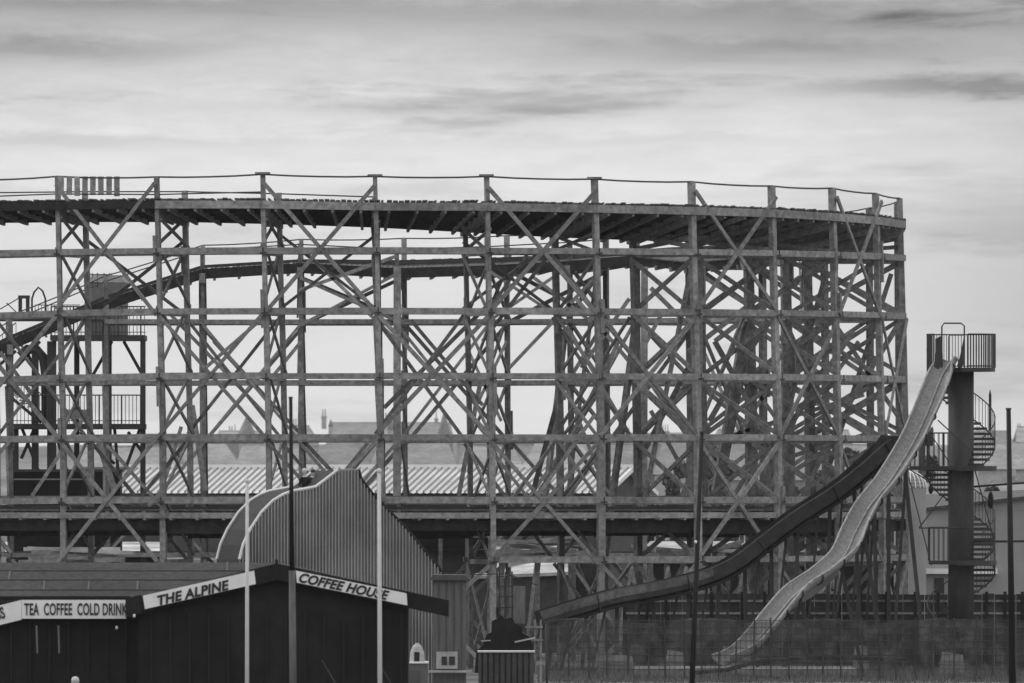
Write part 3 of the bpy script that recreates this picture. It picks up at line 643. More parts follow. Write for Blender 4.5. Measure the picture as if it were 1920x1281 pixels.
# ------------------------------------------------------------------ left: ride platform tower behind the coaster
def ride_tower():
    dd = 2600; s = M(dd); o0 = P(150, 0, dd)
    def pp(x, y, e=0): return P(x, y, dd+e)
    rt = root('ride_tower', (o0.x, o0.y, 0), 'dark steel ride tower with grey drum cabin, railed platforms and stairs at far left', 'tower')
    for (x, y0, w_, e) in ((66, 640, 13, 0), (97, 640, 17, -30), (144, 640, 10, 40), (268, 640, 10, -60), (268, 640, 9, 120), (30, 800, 10, 0), (205, 640, 9, 100)):
        q = MB(); a = pp(x, y0, e); q.beam(a, (a.x, a.y, 0), w_*s, w_*s); child(q, 'column', STEEL if x < 200 else COL, rt)
    for (x0, x1, y, h_) in ((96, 273, 634, 10), (18, 272, 800, 10)):
        a = pp(x0, y-h_/2); b = pp(x1, y+h_/2); child(MB().box(a.x, b.x, a.y-1.6, a.y+2.8, b.z, a.z), 'platform', COL, rt)
        rl = MB(); top = y-h_/2-54
        for e in (-60, 110):
            A, B = pp(x0, top, e), pp(x1, top, e); rl.tube([A, B], .03, 5); rl.tube([pp(x0, top+48, e), pp(x1, top+48, e)], .02, 5)
            k = x0
            while k <= x1: rl.tube([pp(k, top, e), pp(k, top+54, e)], .016 if (k-x0) % 42 else .035, 4); k += 7
        child(rl, 'railing', STEEL, rt)
    # drum cabin
    c = pp(201, 640); r = 39*s
    q = MB(); q.cone((c.x, c.y+.4, pp(0, 628).z), r, r, pp(0, 530).z-pp(0, 628).z, 24); cab = child(q, 'cabin', mat('cabin_grey', .14, .6, .2, 2), rt)
    child(MB().cone((c.x, c.y+.4, pp(0, 530).z), r*1.02, r*.75, 14*s, 24), 'cabin_roof', mat('cabin_roof_grey', .22, .6, .2, 2), cab)
    child(MB().cone((c.x, c.y+.4, pp(0, 604).z), r*1.03, r*1.03, 5*s, 24), 'cabin_band', STEEL, cab)
    rl = MB()
    for yy in (515, 530):
        rl.tube([(c.x-12*s+math.cos(k/10*math.pi*2)*20*s, c.y+math.sin(k/10*math.pi*2)*20*s, pp(0, yy).z) for k in range(11)], .02, 5)
    for k in range(10): rl.tube([(c.x-12*s+math.cos(k/10*math.pi*2)*20*s, c.y+math.sin(k/10*math.pi*2)*20*s, pp(0, yy_).z) for yy_ in (512, 540)], .015, 4)
    child(rl, 'roof_railing', STEEL, cab)
    # station canopy left with hoop and equipment posts
    child(MB().box(pp(-30, 0).x, pp(104, 0).x, o0.y-1, o0.y+2, pp(0, 602).z, pp(0, 588).z), 'upper_floor', COL, rt)
    q = MB(); q.tube([pp(60, 588), pp(60, 560), pp(64, 548), pp(72, 539), pp(80, 546), pp(85, 560), pp(86, 588)], .05, 6); child(q, 'hoop', STEEL, rt)
    q = MB()
    for x in (38, 52): q.beam(pp(x, 555), pp(x, 590), 7*s, 7*s)
    q.beam(pp(34, 557), pp(56, 557), 6*s, 8*s); q.beam(pp(0, 580), pp(34, 560), 2*s, 2*s); q.beam(pp(12, 568), pp(30, 585), 2*s, 2*s); child(q, 'winding_gear', STEEL, rt)
    rl = MB(); rl.tube([pp(66, 572), pp(150, 572)], .02, 5)
    for k in range(66, 150, 6): rl.tube([pp(k, 572), pp(k, 590)], .015, 4)
    child(rl, 'railing', STEEL, rt)
    # stairs, curved duct, struts
    for (x0, y0, x1, y1) in ((18, 725, 78, 775), (-40, 700, 30, 640)):
        q = MB(); q.beam(pp(x0, y0), pp(x1, y1), 6*s, 3*s); q.beam(pp(x0, y0+18), pp(x1, y1+18), 6*s, 3*s)
        for k in range(9):
            t = k/8; a = pp(x0+(x1-x0)*t, y0+(y1-y0)*t+6); q.box(a.x-5*s, a.x+5*s, a.y, a.y+1.0, a.z-.04, a.z)
        child(q, 'stair', STEEL, rt)
        q = MB(); q.tube([pp(x0, y0-35), pp(x1, y1-35)], .025, 5)
        for k in range(12): t = k/11; q.tube([pp(x0+(x1-x0)*t, y0+(y1-y0)*t-35), pp(x0+(x1-x0)*t, y0+(y1-y0)*t)], .014, 4)
        child(q, 'handrail', STEEL, rt)
    q = MB(); q.tube([pp(38, 668), pp(52, 655), pp(68, 656), pp(82, 672), pp(86, 700), pp(88, 800)], .24, 10); child(q, 'duct', STEEL, rt, True)
    q = MB()
    for (x0, y0, x1, y1) in ((50, 660, 90, 740), (232, 640, 268, 705), (210, 640, 165, 720), (66, 800, 40, 860), (40, 800, 75, 890), (262, 805, 235, 880), (215, 805, 225, 930), (100, 800, 140, 930), (240, 810, 268, 850), (150, 810, 215, 870), (75, 640, 30, 690)):
        child(MB().beam(pp(x0, y0, 5), pp(x1, y1, 5), 6*s, 4*s), 'strut', STEEL, rt)
    q = MB(); a, b = pp(112, 768, -80), pp(166, 786, -80); q.box(a.x, b.x, a.y, a.y+.1, b.z, a.z); child(q, 'notice_board', TIM, rt)
ride_tower()
def black_shed():
    dd = 2300; a = P(20, 880, dd); b = P(226, 960, dd)
    rt = root('black_shed', ((a.x+b.x)/2, a.y, 0), 'black flat topped shed with one pale horizontal strip under the ride tower', 'shed')
    child(MB().box(a.x, b.x, a.y, a.y+3, 0, a.z-.12), 'wall', BLACK, rt)
    child(MB().box(a.x-.1, b.x+.1, a.y-.1, a.y+3.1, a.z-.12, a.z), 'roof', DARKROOF, rt)
    child(MB().box(a.x, P(168, 0, dd).x, a.y-.04, a.y-.005, P(0, 900, dd).z, P(0, 897.5, dd).z), 'pale_strip', mat('strip', .3), rt)
black_shed()

# ------------------------------------------------------------------ curved corrugated slide wall building
def curved_building():
    dd = -2700; s = M(dd)
    prof = [(447, 1075), (449, 1050), (456, 1022), (469, 994), (490, 962), (512, 940), (530, 929), (548, 922), (572, 918), (592, 914), (612, 899), (634, 882), (673, 882), (678, 900), (698, 926), (722, 951), (765, 995), (797, 1035), (822, 1064), (835, 1085)]
    off = Vector((-45*s, 2.6, 0))
    a = P(640, 0, dd); rt = root('curved_slide_house', (a.x, a.y, 0), 'tall grey corrugated wall with curved white edged left shoulder and straight sloping right edge', 'fun house')
    bottom = [(840, 1260), (440, 1260)]
    poly = [P(x, y, dd) for x, y in prof+bottom]
    y0 = poly[0].y
    # corrugated front: vertical ribs clipped by the profile
    xs = [p[0] for p in prof]
    def ytop(x):
        for (x0, y0_), (x1, y1_) in zip(prof[:-1], prof[1:]):
            if x0 <= x <= x1: return y0_+(y1_-y0_)*(x-x0)/max(1e-6, x1-x0)
        return prof[0][1]
    v = []; f = []; x = 447.0; k = 0; step = 1.5
    while x <= 835:
        w_ = [0, .13, .15, .03][k % 4]
        t = P(x, ytop(x), dd); v += [(t.x, t.y-w_, t.z), (t.x, t.y-w_, 0)]; x += step; k += 1
    n = len(v)//2
    f = [(2*i, 2*i+1, 2*i+3, 2*i+2) for i in range(n-1)]
    child(MB().add(v, f), 'front_wall', CORR, rt)
    lp = [P(x, y, dd) for x, y in prof]
    bk = [p+off for p in lp]
    # back wall
    q = MB(); v = []
    for p in bk: v += [p, Vector((p.x, p.y, 0))]
    child(MB().add(v, [(2*i, 2*i+1, 2*i+3, 2*i+2) for i in range(len(bk)-1)]), 'back_wall', CORR, rt)
    # roof surface
    v = []
    for a_, b_ in zip(lp, bk): v += [a_, b_]
    child(MB().add(v, [(2*i, 2*i+2, 2*i+3, 2*i+1) for i in range(len(lp)-1)]), 'curved_roof', mat('curve_sheet', .02, .7, .3, 2), rt)
    # trims
    for pts, nm in ((lp[1:12], 'edge_trim'), (bk[1:12], 'edge_trim')):
        o = Vector((0, -.09, 0)); q = MB(); q.tube([p+o+Vector((0, 0, .03)) for p in pts], .065, 6); child(q, nm, WHITE, rt)
    q = MB(); q.tube([p+Vector((0, -.08, .03)) for p in lp[12:]], .06, 6); child(q, 'edge_trim', BLACK, rt)
    q = MB(); q.tube([lp[11]+Vector((0, -.08, .03)), lp[12]+Vector((0, -.08, .03))], .03, 6); child(q, 'ridge_trim', CORR, rt)
curved_building()

# ------------------------------------------------------------------ people
def skinned(name, pts, edges, rad, m, parent, sub=2):
    top = parent
    while top.parent: top = top.parent
    off = Vector(top.location)
    me = bpy.data.meshes.new(name); me.from_pydata([tuple(Vector(p)-off) for p in pts], edges, []); me.materials.append(m)
    bm = bmesh.new(); bm.from_mesh(me); bm.verts.layers.skin.verify(); bm.to_mesh(me); bm.free()
    o = bpy.data.objects.new(name, me); C.objects.link(o); o.parent = parent
    o.modifiers.new('skin', 'SKIN')
    sv = me.skin_vertices[0].data
    for i, r_ in enumerate(rad): sv[i].radius = (r_, r_) if not isinstance(r_, tuple) else r_
    sv[0].use_root = True
    ss = o.modifiers.new('sub', 'SUBSURF'); ss.levels = sub; ss.render_levels = sub
    return o
def ellipsoid(c, rx, ry, rz, n=12, m=8, zmin=-1):
    q = MB(); v = []; c = Vector(c)
    for j in range(m+1):
        ph = -math.pi/2+math.pi*j/m
        if math.sin(ph) < zmin: ph = math.asin(zmin)
        for k in range(n):
            an = 2*math.pi*k/n; v.append(c+Vector((rx*math.cos(ph)*math.cos(an), ry*math.cos(ph)*math.sin(an), rz*math.sin(ph))))
    q.add(v, [(j*n+k, j*n+(k+1) % n, (j+1)*n+(k+1) % n, (j+1)*n+k) for j in range(m) for k in range(n)]); return q
def person(base, h, facing, label, hair, coat, seated=False, group=None, lean=0, sc=1.0):
    """base: point of the seat or feet. One continuous body; hair and coat as children."""
    rt = root('person', base, label, 'person', group)
    cf, sf = math.cos(facing), math.sin(facing)
    def T(x, y, z): return Vector(base)+Vector((x*cf-y*sf+lean*z, x*sf+y*cf, z))*sc
    hip = .12 if seated else .92
    if seated:
        legs = [(-.10, 0, hip), (-.12, -.42, hip+.04), (-.12, -.48, hip-.40), (-.12, -.58, hip-.44), (.10, 0, hip), (.12, -.42, hip+.04), (.12, -.48, hip-.40), (.12, -.58, hip-.44)]
    else:
        legs = [(-.10, 0, hip-.05), (-.11, -.02, .50), (-.11, .02, .08), (-.12, -.12, .03), (.10, 0, hip-.05), (.11, -.02, .50), (.11, .02, .08), (.12, -.12, .03)]
    pts = [(0, 0, hip), (0, 0, hip+.22), (0, 0, hip+.42), (0, 0, hip+.54), (0, -.01, hip+.62), (0, -.02, hip+.70), (0, -.02, hip+.80)]
    arm = [(-.17, 0, hip+.48), (-.24, -.03, hip+.22), (-.20, -.20, hip+.08), (-.15, -.28, hip+.08), (.17, 0, hip+.48), (.24, -.03, hip+.22), (.20, -.20, hip+.08), (.15, -.28, hip+.08)]
    allp = pts+legs+arm; rad = [.14, .13, .145, .075, .05, .085, .09]+[.085, .062, .045, .04]*2+[.06, .045, .035, .028]*2
    ed = [(0, 1), (1, 2), (2, 3), (3, 4), (4, 5), (5, 6), (0, 7), (7, 8), (8, 9), (9, 10), (0, 11), (11, 12), (12, 13), (13, 14), (3, 15), (15, 16), (16, 17), (17, 18), (3, 19), (19, 20), (20, 21), (21, 22)]
    body = skinned('body', [T(*p) for p in allp], ed, [r_*sc for r_ in rad], SKIN, rt)
    # fingers
    fg = MB()
    for sx in (-1, 1):
        for k in range(5):
            b0 = T(sx*(.13+.012*k), -.29, hip+.08); ln = (.06, .075, .08, .075, .055)[k]
            e = T(sx*(.13+.012*k), -.29-ln*.6, hip+.075); e2 = T(sx*(.13+.012*k), -.29-ln, hip+.055)
            if k == 0: e = T(sx*.11, -.30, hip+.1); e2 = T(sx*.10, -.32, hip+.1)
            fg.tube([b0, e, e2], [.009*sc, .008*sc, .006*sc], 6)
    child(fg, 'fingers', SKIN, rt, True)
    # face: nose, ears, eyes, mouth
    fc = MB(); hz = hip+.77
    fc.tube([T(0, -.10, hz+.02), T(0, -.125, hz-.02)], [.012*sc, .018*sc], 6)
    for sx in (-1, 1): fc.tube([T(sx*.088, -.01, hz+.02), T(sx*.095, 0, hz-.03)], .016*sc, 6)
    child(fc, 'face_details', SKIN, rt, True)
    ey = MB()
    for sx in (-1, 1): e_ = ellipsoid(T(sx*.035, -.098, hz+.02), .012*sc, .012*sc, .009*sc, 8, 6); ey.add(e_.v, e_.f)
    ey.tube([T(-.025, -.103, hz-.055), T(.025, -.103, hz-.055)], .006*sc, 5)
    child(ey, 'eyes_and_mouth', HAIRD, rt)
    hr = ellipsoid(T(0, .012, hip+.83), .105*sc, .115*sc, .10*sc, 16, 10, -.55)
    child(hr, 'hair', hair, rt, True)
    # coat
    ct = pts[:4]+[arm[0], arm[1], arm[2], arm[4], arm[5], arm[6]]
    skinned('coat', [T(*p) for p in ct], [(0, 1), (1, 2), (2, 3), (3, 4), (4, 5), (5, 6), (3, 7), (7, 8), (8, 9)], [r_*sc for r_ in (.17, .155, .17, .085, .08, .062, .05, .08, .062, .05)], coat, rt)
    if not seated or True:
        tr = [(0, 0, hip)]+legs[:3]+legs[4:7]
        skinned('trousers', [T(*p) for p in tr], [(0, 1), (1, 2), (2, 3), (0, 4), (4, 5), (5, 6)], [r_*sc for r_ in (.155, .10, .075, .06, .10, .075, .06)], coat, rt)
    return rt
_s = M(-2700)
pa = P(573, 919, -2635); person((pa.x, pa.y, pa.z-.10), 1.7, R(-10), 'person in black coat with pale hair sitting atop the curved corrugated wall', HAIRW, COAT, True, None, -.05, .88)
pb = P(585, 919, -2620); person((pb.x, pb.y, pb.z-.13), 1.7, R(25), 'person in black coat with dark hair sitting atop the curved corrugated wall', HAIRD, COAT, True, None, .05, .88)
# terrace and the pale head at the bottom edge
td = -9900; tp = P(141, 1272, td)
struct(MB().box(P(-100, 0, td).x, P(420, 0, td).x, tp.y-6, P(0, 0, -9150).y, .004, tp.z-1.80).build('terrace', GROUND))
person((tp.x, tp.y, tp.z-1.80), 1.78, R(0), 'person with white hair standing in front of the coffee house, only the head in view', HAIRW, COAT, False, None, 0, 1.0)

# ------------------------------------------------------------------ coffee house
def coffee():
    dd = -9000; s = M(dd)
    def p(x, y, e=0): return P(x, y, dd)+Vector((0, e, 0))
    o0 = p(350, 0); rt = root('coffee_house', (o0.x, o0.y, 0), 'shadow-black walled coffee house with felt roof and white lettered fascia boards', 'building')
    # main roof plane: eave 1125, ridge 1055
    rz, ez = p(0, 1055).z, p(0, 1124).z
    xl, xr = p(-160, 0).x, p(519, 0).x
    depth = 3.6
    # ridge stands farther back; raise so it is seen at 1055
    ybk = o0.y+depth; rz = EYE-(1055-900)/27000*ybk
    child(MB().prism([(xl, o0.y, ez), (xr, o0.y, ez), (xr, ybk, rz), (xl, ybk, rz)], (0, 0, -.1)), 'roof', FELT, rt)
    child(MB().prism([(xl, ybk, rz), (xr, ybk, rz), (xr, ybk+depth, ez), (xl, ybk+depth, ez)], (0, 0, -.1)), 'roof', FELT, rt)
    q = MB()
    for f_ in (.25, .52, .77): q.beam((xl, o0.y+depth*f_, ez+(rz-ez)*f_+.012), (xr, o0.y+depth*f_, ez+(rz-ez)*f_+.012), .05, .02, Vector((0, 0, 1)))
    x = xl
    while x < xr: f_ = rng.choice((0, .25, .52, .77)); q.beam((x, o0.y+depth*f_, ez+(rz-ez)*f_+.014), (x, o0.y+depth*(f_+.23), ez+(rz-ez)*(f_+.23)+.014), .05, .02, Vector((0, 0, 1))); x += rng.uniform(.8, 1.6)
    child(q, 'roof_seam', DARKROOF, rt)
    w_ = MB(); w_.box(xl+.3, xr, o0.y+.35, ybk+depth-.3, 0, ez-.12); child(w_, 'wall', BLACK, rt)  # backlit shadow is put into the near-black wall colour
    # gable projecting towards us
    g = -1.2; e2 = g-.02
    ap = p(520, 1057, g); l0 = p(245, 1125, g); r0 = p(842, 1128, g)
    gw = MB(); base_z = 0
    xa, xb = p(262, 0).x, p(766, 0).x
    gw.prism([(xa, o0.y+g+.35, 0), (xb, o0.y+g+.35, 0), (xb, o0.y+g+.35, p(0, 1112).z-.3), (ap.x, o0.y+g+.35, ap.z-.2), (xa, o0.y+g+.35, l0.z-.2)], (0, 4.0, 0))
    wl = child(gw, 'gable_wall', BLACK, rt)  # same near-black shadow tone on the gable
    gr = MB(); back = Vector((0, depth-g+.0, 0))
    gr.prism([l0, ap, ap+back, l0+back], (0, 0, -.08)); gr.prism([ap, r0, r0+back, ap+back], (0, 0, -.08)); child(gr, 'gable_roof', FELT, rt)
    def board(x0, y0, x1, y1, h_, m, nm, e, slant=4):
        a, b = p(x0, y0, e), p(x1, y1, e); c, d_ = p(x1+slant*.8, y1+h_, e), p(x0+slant, y0+h_, e)
        return child(MB().prism([a, b, c, d_], (0, .05, 0)), nm, m, rt)
    # dark barge boards then white sign boards fixed 3 cm proud of them
    board(243, 1124, 520, 1056, 31, BLACK, 'barge_board', g-.02, 0); board(520, 1056, 842, 1125, 31, BLACK, 'barge_board', g-.02, 0)
    f1 = board(270, 1116.5, 478, 1069.5, 25, SIGNW, 'sign_board', g-.12, 4)
    f2 = board(556, 1069.5, 763, 1112, 22.5, SIGNW, 'sign_board', g-.12, 2)
    zz = Vector((0, -.02, 0))
    text_mesh(f1, 'lettering', 'THE ALPINE', LETTER, p(297, 1134.5, g-.135), p(452, 1098.5, 0)-p(297, 1133.5, 0), 24.5*s*1.0, 1.0, .26, .014)
    text_mesh(f2, 'lettering', 'COFFEE HOUSE', LETTER, p(559, 1089.5, g-.135), p(752, 1129, 0)-p(559, 1089, 0), 24*s, .97, .26, .013)
    # left fascia
    f3 = board(41, 1125, 237, 1125, 35, SIGNW, 'sign_board', -.12, 0)
    text_mesh(f3, 'lettering', 'TEA  COFFEE  COLD DRINK', LETTER, p(46, 1153, -.135), Vector((1, 0, 0)), 31*s, .478, 0, .010)
    board(-60, 1150, 40.5, 1125, 37, SIGNW, 'sign_board', -.12, 0)
    text_mesh(rt, 'lettering', 'GS', LETTER, p(-9, 1163, -.135), p(40, 1125, 0)-p(-60, 1149, 0), 30*s, .56, 0, .012)
    board(-160, 1118, 245, 1118, 7, BLACK, 'gutter', -.06, 0)
    board(237.5, 1122, 268, 1114, 36, BLACK, 'barge_board', g-.07, 0)
    q = MB(); q.beam(p(520, 1049, g-.04), p(520, 1087, g-.04), 6*s, 6*s); child(q, 'finial', BLACK, rt)
    # pale door posts, lamps, panel joints
    for x in (68.5, 109.5): child(MB().beam(p(x, 1173, -.05), p(x+1.5, 1225, -.05), 3*s, 3*s), 'post', mat('post_grey', .16, .6), rt)
    for x, y in ((254, 1154), (219, 1177)):
        l_ = ellipsoid(p(x, y, -1.3 if x > 240 else -.1), 2.6*s, 2.6*s, 3.6*s); child(l_, 'lamp', WHITE, rt, True)
    q = MB()
    for x in range(285, 760, 36): q.beam(p(x, 1150, g+.30), (p(x, 0).x, o0.y+g+.30, 0), 3*s, .06)
    for x in range(20, 250, 36): q.beam(p(x, 1165, .30), (p(x, 0).x, o0.y+.30, 0), 3*s, .06)
    child(q, 'cover_strip', mat('strip_dark', .016, .6, .3), rt)
    q = MB(); q.box(p(420, 0).x, p(480, 0).x, o0.y+g+.27, o0.y+g+.34, 0, 2.1); child(q, 'door', GLASS, rt)
coffee()

# ------------------------------------------------------------------ poles in the foreground
def pole(name, label, x0, y0, x1, dd, w0, w1, m, group=None, m2=None, split=None, fit=None):
    s = M(dd); a = P(x0, y0, dd); D = a.y; b = Vector(((x1-960)/27000*D, D, 0))
    rt = root(name, b, label, 'pole', group)
    if m2:
        t = (split-y0)/(1260-y0); c = a.lerp(b, min(.95, (a.z-P(0, split, dd).z)/a.z))
        child(MB().tube([c, a], [w1*.97*s/2, w0*s/2], 10), 'shaft', m, rt, True); child(MB().tube([b, c-Vector((0, 0, .002))], [w1*1.5*s/2, w1*1.25*s/2], 10), 'sleeve', m2, rt, True)
    else: child(MB().tube([b, b.lerp(a, .5), a], [w1*s/2, (w0+w1)/2*s/2, w0*s/2], 10), 'shaft', m, rt, True)
    if fit == 'ball': child(ellipsoid(a+Vector((0, 0, w0*.4*s)), w0*.75*s, w0*.75*s, w0*.75*s), 'finial', m, rt, True)
    elif fit: child(MB().cone(a, w0*.6*s, w0*.6*s, 3*s, 10), 'cap', STEEL, rt)
    return rt
FW = mat('pole_white', .55, .5, .1, 3)
r1 = pole('flag_pole', 'slim white pole crossing the word ALPINE of the coffee house sign', 463.5, 905, 463, -10500, 6, 9, FW, 'white flag poles', fit='ball')
r2 = pole('flag_pole', 'stout white pole crossing the word HOUSE of the coffee house sign', 711, 886, 713, -10500, 7, 10, FW, 'white flag poles', fit='ball')
pole('timber_pole', 'tall black pole with paler lower sleeve in front of the coffee house gable', 545, 747, 551, -10400, 7, 10, BLACK, None, mat('sleeve_grey', .10, .7, .4, 6, (1, 1, .2)), 1070, 'cap')
pole('timber_pole', 'thick black pole rising at the right edge beyond the spiral stair', 1891, 768, 1899, -4500, 9, 14, BLACK, None, fit='cap')
lp = pole('leaning_pole', 'thin dark pole leaning slightly right with white insulator, right of centre', 1316, 812, 1296, -4200, 8, 11, mat('pole_dark', .018, .7, .4, 3, (1, 1, .3)), None, fit='cap')
child(ellipsoid(P(1304.5, 1016, -4260), .05, .05, .06), 'insulator', WHITE, lp)
# street wires and slim struts near the poles
for x0, y0, x1, y1, lab in ((603, 1237, 640, 1300, 'thin grey prop leaning in front of the coffee house gable'), (709, 1243, 745, 1300, 'thin prop leaning beside the stout white pole')):
    a, b = P(x0, y0, -9500), P(x1, y1, -9500); b = a+(b-a)*(a.z/(a.z-b.z)); q = MB().tube([a, b], .02, 6); q.tube([b, b+Vector((0, 0, .03))], .06, 8)
    tagm(q.build('prop_rod', COL), lab, 'rod', 'props by the coffee house')

# ------------------------------------------------------------------ slide tower with spiral stair
TD = -300; TS = M(TD)
def tpt(x, y, e=0): return P(x, y, TD)+Vector((0, e, 0))
TW = root('slide_tower', Vector((tpt(1802, 0).x, tpt(0, 0).y, 0)), 'round dark steel tower with railed platforms and a spiral stair wound round it', 'tower')
c = TW.location.copy(); rc = 24*TS
child(MB().cone(c, rc, rc, tpt(0, 694).z, 24), 'column', COL, TW, True)
def ring_rail(z, r, h, a0, a1, nb, name='railing', cx=c.x, cy=c.y, lower=True):
    q = MB(); K = 26
    pts = [(cx+r*math.cos(a0+(a1-a0)*k/K), cy+r*math.sin(a0+(a1-a0)*k/K)) for k in range(K+1)]
    q.tube([(x, y, z+h) for x, y in pts], .030, 6); q.tube([(x, y, z+.08) for x, y in pts], .02, 5)
    for k in range(nb+1):
        a = a0+(a1-a0)*k/nb; q.tube([(cx+r*math.cos(a), cy+r*math.sin(a), z), (cx+r*math.cos(a), cy+r*math.sin(a), z+h)], .016 if k % 8 else .03, 5)
    return child(q, name, STEEL, TW)
def disc(z, r, a0, a1, th, name='platform', x_ext=None):
    K = 24; poly = [(c.x+r*math.cos(a0+(a1-a0)*k/K), c.y+r*math.sin(a0+(a1-a0)*k/K), z) for k in range(K+1)]
    if a1-a0 < 6.2: poly.append((c.x, c.y, z))
    return child(MB().prism(poly, (0, 0, -th)), name, STEEL, TW)
z1 = tpt(0, 690).z
disc(z1, 64*TS, 0, 2*math.pi*.999, .16); ring_rail(z1, 64*TS, 63*TS, R(-80), R(215), 58)
# hoop over the slide mouth and entrance cheeks
q = MB(); hp = [tpt(1764, 690), tpt(1764, 613), tpt(1768, 607), tpt(1800, 607), tpt(1806, 612), tpt(1806, 640), tpt(1806, 690)]
q.tube([p_+Vector((0, -1.45, 0)) for p_ in hp], .032, 8)
q.tube([p_+Vector((0, -1.43, 0)) for p_ in (tpt(1777, 690), tpt(1777, 632), tpt(1780, 629), tpt(1804, 629))], .028, 8); child(q, 'hoop', STEEL, TW)
for pts in (((1752, 636), (1764, 630), (1766, 672), (1757, 695), (1748, 700), (1752, 660)), ((1806, 628), (1798, 668), (1792, 688), (1800, 692), (1807, 680))):
    child(MB().prism([tpt(x, y, -1.5) for x, y in pts], (0, .12, 0)), 'cheek_plate', STEEL, TW)
# landings
z2 = tpt(0, 874).z; z3 = tpt(0, 1051).z
for zz_, xl_, sg in ((z2, 1706, 1), (z3, 1742, 1)):
    disc(zz_, 67*TS, R(-100), R(30), .2)
    a = tpt(xl_, 0).x; child(MB().box(a, c.x, c.y-.8, c.y+.75, zz_-.16, zz_-.003), 'landing', STEEL, TW)
    q = MB()
    for e in (-.75, .72):
        q.tube([(a, c.y+e, zz_+62*TS), (c.x-rc, c.y+e, zz_+62*TS)], .028, 5)
        n_ = int((c.x-rc-a)/.19)
        for k in range(n_+1): xx = a+(c.x-rc-a)*k/n_; q.tube([(xx, c.y+e, zz_), (xx, c.y+e, zz_+62*TS)], .016 if k % 7 else .03, 5)
    q.tube([(a, c.y-.75, zz_+62*TS), (a, c.y+.72, zz_+62*TS)], .028, 5)
    q.beam(Vector((a+.9, c.y-.76, zz_+55*TS)), Vector((c.x-rc, c.y-.76, zz_+8*TS)), .04, .03)
    child(q, 'railing', STEEL, TW)
# spiral stairs: from ground to z3, z3 to z2, z2 to z1
rs = 64*TS
def spiral(za, zb, a0, a1, n_):
    q = MB(); hr = MB(); pts = []; st = []
    for k in range(n_):
        t = (k+.5)/n_; z = za+(zb-za)*t; a = a0+(a1-a0)*t; da = abs(a1-a0)/n_*.62
        poly = [(c.x+rc*math.cos(a-da/2), c.y+rc*math.sin(a-da/2), z), (c.x+rs*math.cos(a-da/2), c.y+rs*math.sin(a-da/2), z), (c.x+rs*math.cos(a+da/2), c.y+rs*math.sin(a+da/2), z), (c.x+rc*math.cos(a+da/2), c.y+rc*math.sin(a+da/2), z)]
        tr = MB().prism(poly, (0, 0, -.11)); child(tr, 'stair_tread', STEEL, TW)
        for m_ in (0, .5):
            a_ = a+(a1-a0)/n_*m_; z_ = z+(zb-za)/n_*m_
            hr.tube([(c.x+rs*math.cos(a_), c.y+rs*math.sin(a_), z_-.1), (c.x+rs*math.cos(a_), c.y+rs*math.sin(a_), z_+1.05)], .014, 5)
        pts.append((c.x+rs*math.cos(a), c.y+rs*math.sin(a), z+1.05)); st.append((c.x+rs*math.cos(a), c.y+rs*math.sin(a), z-.06))
    hr.tube(pts, .026, 6); hr.tube(st, .03, 6); child(hr, 'stair_rail', STEEL, TW)
spiral(0.1, z3, R(-60), R(-60-330), 20); spiral(z3, z2, R(-60), R(200), 19); spiral(z2, z1, R(-60), R(200), 19)
q = MB(); q.beam(tpt(1856, 742, -.3), tpt(1856, 808, -.3), 5*TS, 5*TS); q.cone(tpt(1856, 742, -.3), .06, .01, .25, 8); child(q, 'newel_post', STEEL, TW)
# stays
q = MB()
for (x0, y0, x1, y1) in ((1757, 788, 1822, 848), (1703, 896, 1745, 1060), (1826, 880, 1862, 1010), (1722, 990, 1770, 925), (1722, 990, 1850, 990), (1645, 972, 1690, 976), (1700, 878, 1745, 905)):
    q.tube([tpt(x0, y0, -1.0), tpt(x1, y1, -1.0)], .03, 6)
child(q, 'stay_rod', STEEL, TW)
q = MB(); q.tube([tpt(1822, 913, .4), tpt(1925, 905, -.4), tpt(2000, 902, -.6)], .05, 6); q.tube([tpt(1826, 1016, .4), tpt(2000, 1014, -.4)], .055, 6)
child(q, 'cross_pipe', STEEL, TW)
child(ellipsoid(tpt(1744, 918, -.9), .10, .12, .19), 'hanging_weight', BLACK, TW, True)
child(ellipsoid(tpt(1856, 938, -1.0), .12, .12, .36), 'hanging_weight', BLACK, TW, True)

def sweep(path, sec, closed_ends=True, flip=False):
    """path of Vectors, section list of (side, normal) in metres (closed loop)"""
    q = MB(); n = len(sec); V_ = []
    for i, p_ in enumerate(path):
        T = (path[min(i+1, len(path)-1)]-path[max(i-1, 0)]).normalized(); S = T.cross(Vector((0, 0, 1))).normalized(); Nn = S.cross(T).normalized()
        V_ += [p_+S*a+Nn*b for a, b in sec]
    F_ = [(i*n+k, i*n+(k+1) % n, (i+1)*n+(k+1) % n, (i+1)*n+k) for i in range(len(path)-1) for k in range(n)]
    F_ += [tuple(range(n))[::-1], tuple(range((len(path)-1)*n, len(path)*n))]
    return q.add(V_, F_)
def catmull(pts, sub=8):
    out_ = []
    for i in range(len(pts)-1):
        p0, p1, p2, p3 = pts[max(i-1, 0)], pts[i], pts[i+1], pts[min(i+2, len(pts)-1)]
        for k in range(sub):
            t = k/sub; out_.append(.5*((2*p1)+(p2-p0)*t+(2*p0-5*p1+4*p2-p3)*t*t+(3*p1-p0-3*p2+p3)*t**3))
    out_.append(pts[-1]); return out_
